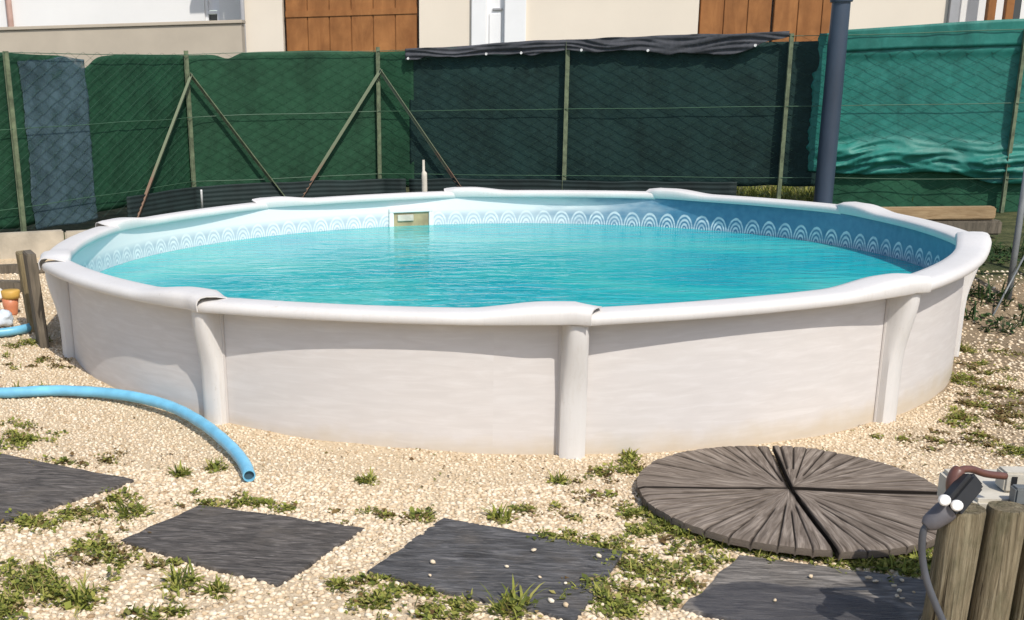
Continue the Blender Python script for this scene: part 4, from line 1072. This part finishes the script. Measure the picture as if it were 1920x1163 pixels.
def jitter(x0, x1, y0, y1, st):
    gx_, gy_ = np.meshgrid(np.arange(x0, x1, st), np.arange(y0, y1, st))
    P = np.stack([gx_.ravel(), gy_.ravel()], -1); return P + rng.uniform(-0.5, 0.5, P.shape) * st
def nvec(P, k, seed): return np.array([noise.noise(Vector((p[0] * k, p[1] * k, seed))) for p in P])
def ground_arr(P): return np.array([gsurf(p[0], p[1]) for p in P])
def keep(P, grow=0.0):
    r_ = np.hypot(P[:, 0], P[:, 1]); k = r_ > RW + 0.012
    for poly in SL: k &= ~inside(P, poly, grow)
    k &= np.hypot(P[:, 0] - DC[0], P[:, 1] - DC[1]) > DR - 0.12
    return k
Vs, Fs, off = [], [], 0
for (x0, x1, y0, y1, st, lo, hi, bv, bf) in ((-3.3, 3.2, -4.95, -3.75, 0.0180, 0.0055, 0.0145, ICO_V, ICO_F), (-3.6, 3.4, -3.75, -3.1, 0.0165, 0.0055, 0.0130, ICO_V, ICO_F), (-4.2, 4.4, -3.1, -0.9, 0.0195, 0.006, 0.0125, OCT_V, OCT_F), (-5.2, 5.5, -0.9, 1.9, 0.034, 0.009, 0.016, OCT_V, OCT_F)):
    P = jitter(x0, x1, y0, y1, st); P = P[keep(P, -0.006)]
    bare = nvec(P, 1.3, 5.0) + 0.5 * nvec(P, 5.0, 8.0) + 0.55 * smooth(1.7, 2.7, P[:, 0])
    P = P[(rng.uniform(0, 1, len(P)) < np.clip(1.15 - 0.85 * np.clip(bare, 0, 1.1), 0.12, 1))]
    P = P[(ground_z(P[:, 0], P[:, 1]) < 0.2)]
    Pz = np.concatenate([P, ground_arr(P)[:, None]], 1)
    v, f = stones(Pz, rng.uniform(lo, hi, len(P)), bv, bf)
    Vs.append(v); Fs.append(f + off); off += len(v)
gr = bulk_mesh('gravel', np.concatenate(Vs), np.concatenate(Fs), MATS['pebble'], smooth_=True); gr['kind'] = 'stuff'
tag(gr, 'cream limestone chippings covering the ground round the pool', 'gravel')
# a few chippings lying on the slabs and the cover
sp = []
for (px, y_) in ((1000, 1042), (1122, 1052), (950, 1072), (1012, 1092), (1060, 1103), (1033, 1137), (1060, 1145), (980, 1132), (812, 1064), (806, 1088), (1519, 1091), (1452, 1136), (1628, 1094), (1690, 1098), (1685, 1118), (1681, 1128), (1712, 1120), (1640, 1100), (1675, 1108), (1690, 1132), (700, 1060)):
    p = pg(px, y_); sp.append((p[0], p[1], float(base_z(p[0], p[1])) + 0.016))
sp = np.array(sp); v, f = stones(sp, rng.uniform(0.006, 0.012, len(sp)), ICO_V, ICO_F, 0.4)
lc = bulk_mesh('loose_chippings', v, f, MATS['pebble'], smooth_=True); lc['kind'] = 'stuff'; tag(lc, 'scattered white chippings lying on the slate stones', 'gravel')

# ================================================================== WEEDS
def blades(n, c, rad, h, wid, spread, seed_rng, zf, flat=1.0):
    """n curved grass blades round c"""
    a = seed_rng.uniform(0, 2 * np.pi, n); r = rad * np.sqrt(seed_rng.uniform(0, 1, n))
    x = c[0] + r * np.cos(a); y = c[1] + r * np.sin(a) * flat
    az = seed_rng.uniform(0, 2 * np.pi, n); L_ = h * seed_rng.uniform(0.5, 1.15, n); tl = spread * seed_rng.uniform(0.3, 1.2, n); w = wid * seed_rng.uniform(0.6, 1.3, n)
    z = np.array([zf(p, q) for p, q in zip(x, y)])
    dx, dy = np.cos(az), np.sin(az); V = []
    for (t, ww) in ((0, 0.7), (0.45, 1.0), (0.8, 0.6), (1.0, 0.05)):
        hx_ = np.sin(tl) * t * L_ * (0.6 + 0.6 * t); hz3 = np.cos(tl * (0.5 + 0.7 * t)) * t * L_
        for s in (-1, 1): V.append(np.stack([x + dx * hx_ - dy * s * w * ww, y + dy * hx_ + dx * s * w * ww, z + hz3 - 0.002], -1))
    V = np.stack(V, 1); f = np.array([(0, 1, 3, 2), (2, 3, 5, 4), (4, 5, 7, 6)])
    return V.reshape(-1, 3), (f[None] + (np.arange(n) * 8)[:, None, None]).reshape(-1, 4)
def leaves(n, c, rad, h, size, seed_rng, zf, flat=1.0):
    """small oval leaves at scattered heights"""
    a = seed_rng.uniform(0, 2 * np.pi, n); r = rad * np.sqrt(seed_rng.uniform(0, 1, n))
    x = c[0] + r * np.cos(a); y = c[1] + r * np.sin(a) * flat
    z = np.array([zf(p, q) for p, q in zip(x, y)]) + h * seed_rng.uniform(0.05, 1, n) * np.clip(1.15 - r / (rad + 1e-6), 0.2, 1)
    az = seed_rng.uniform(0, 2 * np.pi, n); el = seed_rng.uniform(-0.3, 0.9, n); L_ = size * seed_rng.uniform(0.6, 1.4, n); w = L_ * seed_rng.uniform(0.25, 0.45, n)
    d = np.stack([np.cos(az) * np.cos(el), np.sin(az) * np.cos(el), np.sin(el)], -1); s = np.stack([-np.sin(az), np.cos(az), seed_rng.uniform(-0.4, 0.4, n)], -1)
    o = np.stack([x, y, z], -1); dn = np.array([0, 0, -1.0])
    V = np.stack([o, o + d * (L_ * 0.4)[:, None] + s * w[:, None], o + d * L_[:, None] + dn * (L_ * 0.15)[:, None], o + d * (L_ * 0.4)[:, None] - s * w[:, None], o + d * (L_ * 0.45)[:, None] + dn * (w * 0.4)[:, None]], 1)
    f = np.array([(0, 1, 4, 0), (1, 2, 4, 1), (2, 3, 4, 2), (3, 0, 4, 3)])[:, :3]
    return V.reshape(-1, 3), (f[None] + (np.arange(n) * 5)[:, None, None]).reshape(-1, 3)
def join(parts):
    V = []; T = []; o = 0
    for v, f in parts:
        if f.shape[1] == 4: f = np.concatenate([f[:, [0, 1, 2]], f[:, [0, 2, 3]]])
        V.append(v); T.append(f + o); o += len(v)
    return np.concatenate(V), np.concatenate(T)
zf = lambda x, y: gsurf(x, y)
# single tufts standing free in the chippings
tufts = [(340, 892, 0.055, 'small grass tuft left of the hose end, the duller of two'), (405, 882, 0.060, 'small yellow-green tuft close to the cut hose end'),
         (688, 906, 0.055, 'lone light green weed in open gravel before the near wall panel'), (250, 965, 0.075, 'leafy weed beside the slate farthest from the round cover'),
         (345, 1098, 0.085, 'larger grassy weed by the slate in front of the hose end'), (410, 1112, 0.06, 'smaller sparse weed next to the larger grassy weed by the slate'),
         (635, 1100, 0.05, 'thin weed beside the blue-grey slate with white chippings'), (960, 1150, 0.10, 'upright grass tuft on the front edge of the blue-grey slate'),
         (940, 975, 0.07, 'bright green clump behind the blue-grey slate stone'), (40, 738, 0.07, 'grass tuft growing over the blue hose'),
         (1050, 905, 0.055, 'low yellowish weed before the middle upright'), (1180, 858, 0.05, 'thin weed against the wall by the log cover'),
         (150, 1130, 0.09, 'low spreading weed in the densest green patch far from the cover')]
for k, (px, y_, h, lab) in enumerate(tufts):
    p = pg(px, y_); r2 = np.random.default_rng(100 + k)
    v, f = join([blades(46, p, h * 0.55, h * 1.05, 0.004, 1.0, r2, zf), leaves(70, p, h * 0.9, h * 0.5, h * 0.3, r2, zf)])
    o = bulk_mesh('weed_tuft', v, f, MATS['weed']); tag(o, lab, 'weed', 'weeds standing free in the gravel')
# spreading weeds that run together: (px, py, radius px x, radius px y, amount, height, dry share)
patches = [(40, 828, 60, 26, 150, .05, .1), (15, 815, 40, 20, 60, .05, .1), (195, 866, 34, 10, 50, .03, .8), (120, 872, 50, 8, 40, .03, .5), (60, 985, 80, 16, 150, .05, .15), (150, 968, 60, 16, 120, .05, .2), (215, 940, 40, 16, 80, .045, .3),
           (180, 1030, 70, 34, 150, .05, .55), (215, 1050, 50, 18, 80, .045, .2), (60, 1100, 100, 46, 320, .06, .1), (20, 1140, 60, 30, 120, .06, .1), (140, 1120, 60, 25, 90, .05, .3), (280, 1150, 50, 20, 70, .05, .1), (300, 1060, 60, 18, 40, .035, .6),
           (470, 945, 85, 10, 150, .035, .2), (395, 950, 40, 9, 45, .03, .5), (535, 960, 30, 9, 40, .03, .1), (720, 968, 60, 14, 90, .035, .65), (790, 970, 40, 12, 60, .035, .3), (985, 955, 30, 10, 50, .04, .2),
           (1040, 1010, 70, 12, 110, .035, .2), (1130, 1028, 50, 14, 100, .04, .1), (1180, 1060, 34, 40, 130, .045, .15), (1120, 1110, 40, 30, 100, .05, .15), (1160, 1140, 70, 30, 150, .05, .1), (690, 1090, 40, 14, 60, .035, .3), (720, 1130, 60, 26, 140, .045, .15), (790, 1110, 70, 10, 90, .035, .15), (800, 1150, 70, 20, 90, .04, .3), (870, 1140, 50, 14, 80, .04, .2),
           (1130, 890, 50, 14, 70, .035, .45), (1185, 880, 28, 20, 90, .05, .2), (1110, 930, 60, 20, 50, .03, .7), (1080, 975, 60, 16, 40, .03, .7), (1170, 960, 40, 30, 70, .035, .4), (1200, 1000, 40, 26, 110, .045, .15),
           (1230, 965, 24, 20, 110, .05, 0), (1260, 990, 34, 16, 150, .055, 0), (1310, 1006, 40, 14, 170, .055, 0), (1370, 1020, 44, 14, 180, .055, 0), (1430, 1030, 44, 14, 180, .055, 0), (1490, 1038, 44, 14, 180, .05, 0), (1560, 1048, 50, 14, 190, .055, 0), (1620, 1056, 50, 16, 200, .06, 0), (1680, 1066, 50, 16, 200, .06, 0), (1735, 1062, 34, 20, 150, .06, 0),
           (1250, 1070, 50, 30, 110, .04, .2), (1320, 1060, 50, 20, 90, .04, .2), (1230, 1120, 50, 24, 110, .045, .15), (1290, 1100, 40, 16, 60, .04, .3), (1340, 1020, 40, 12, 60, .035, .1),
           (80, 678, 40, 10, 70, .04, .7), (55, 645, 40, 8, 60, .06, .05), (20, 652, 40, 8, 40, .05, .1), (60, 735, 30, 8, 20, .05, .1), (110, 690, 50, 14, 40, .03, .9),
           (1800, 655, 30, 10, 120, .07, .2), (1795, 712, 26, 12, 110, .06, .2), (1830, 690, 50, 16, 90, .05, .5), (1890, 660, 60, 16, 70, .04, .6), (1800, 785, 50, 14, 130, .045, .35), (1860, 730, 70, 20, 160, .04, .75), (1880, 780, 60, 30, 180, .04, .85), (1820, 760, 60, 20, 130, .035, .75), (1900, 845, 40, 12, 110, .05, .1), (1840, 820, 70, 24, 120, .035, .85), (1760, 830, 40, 14, 60, .03, .8), (1690, 826, 60, 8, 40, .03, .6)]
gparts, dparts = [], []
for (px, y_, rx, ry, n, h, dry) in patches:
    k = pg(px, y_); k2 = pg(px + rx, y_); k3 = pg(px, y_ + ry)
    rx_ = abs(k2[0] - k[0]); ry_ = abs(k3[1] - k[1]); n = int(n * 2.5); h *= 0.75; nd = int(n * dry); ng = n - nd
    for (cnt, lst, hh) in ((ng, gparts, h), (nd, dparts, h * 0.7)):
        if cnt < 4: continue
        nc = max(2, cnt // 14)
        for _ in range(nc):                               # little rosettes inside the patch
            a = rng.uniform(0, 2 * np.pi); r = abs(rng.normal(0, 0.75))
            c = (k[0] + rx_ * r * math.cos(a), k[1] + ry_ * r * math.sin(a))
            if math.hypot(*c) < RW + 0.03: continue
            m_ = max(4, cnt // nc)
            lst.append(leaves(m_ + 5, c, rng.uniform(0.02, 0.05), hh * 0.75, rng.uniform(0.014, 0.024), rng, zf))
            lst.append(blades(max(3, m_ // 3), c, 0.03, hh * 1.25, 0.0027, 1.1, rng, zf))
v, f = join(gparts); o = bulk_mesh('ground_weeds', v, f, MATS['weed']); o['kind'] = 'stuff'; tag(o, 'low green weeds running together between the slate stones', 'weeds')
v, f = join(dparts); o = bulk_mesh('dry_weeds', v, f, MATS['dry_weed']); o['kind'] = 'stuff'; tag(o, 'withered brown weeds scattered over the gravel', 'weeds')
lp = []
P = jitter(-2.9, 3.6, -4.9, -1.2, 0.095); P = P[keep(P, 0.0)]
P = P[rng.uniform(0, 1, len(P)) < np.clip(0.25 + 0.9 * nvec(P, 1.1, 15.0) + 0.5 * smooth(1.5, 2.6, P[:, 0]), 0.06, 0.9)]
for q in P: lp.append(leaves(int(rng.integers(1, 4)), q, 0.03, 0.008, rng.uniform(0.008, 0.02), rng, lambda x, y: gsurf(x, y) + 0.004))
v, f = join(lp); o = bulk_mesh('leaf_litter', v, f, MATS['dry_weed']); o['kind'] = 'stuff'; tag(o, 'brown leaf crumbs scattered through the gravel', 'litter')
# rough growth on the bank right of and behind the pool, and grass beyond the fence
bparts = []
for _ in range(120):
    x = rng.uniform(3.0, 5.4); y = rng.uniform(0.1, 1.7)
    if math.hypot(x, y) < 3.0 or (y < 0.3 and x < 3.1): continue
    bparts.append(leaves(26, (x, y), 0.09, rng.uniform(0.04, 0.12), 0.035, rng, zf)); bparts.append(blades(8, (x, y), 0.07, rng.uniform(0.08, 0.22), 0.005, 0.9, rng, zf))
v, f = join(bparts); o = bulk_mesh('bank_weeds', v, f, MATS['bank']); o['kind'] = 'stuff'; tag(o, 'rough green growth on the bank right of the pool', 'weeds')
bparts = []
for _ in range(260):
    s = rng.uniform(cum[4], cum[6]); p = on_path(s, -rng.uniform(0.15, 1.6))
    bparts.append(blades(22, p, 0.10, 0.16, 0.005, 0.8, rng, zf))
v, f = join(bparts); o = bulk_mesh('grass_verge', v, f, MATS['weed']); o['kind'] = 'stuff'; tag(o, 'sunlit grass showing under the fence screen', 'grass')
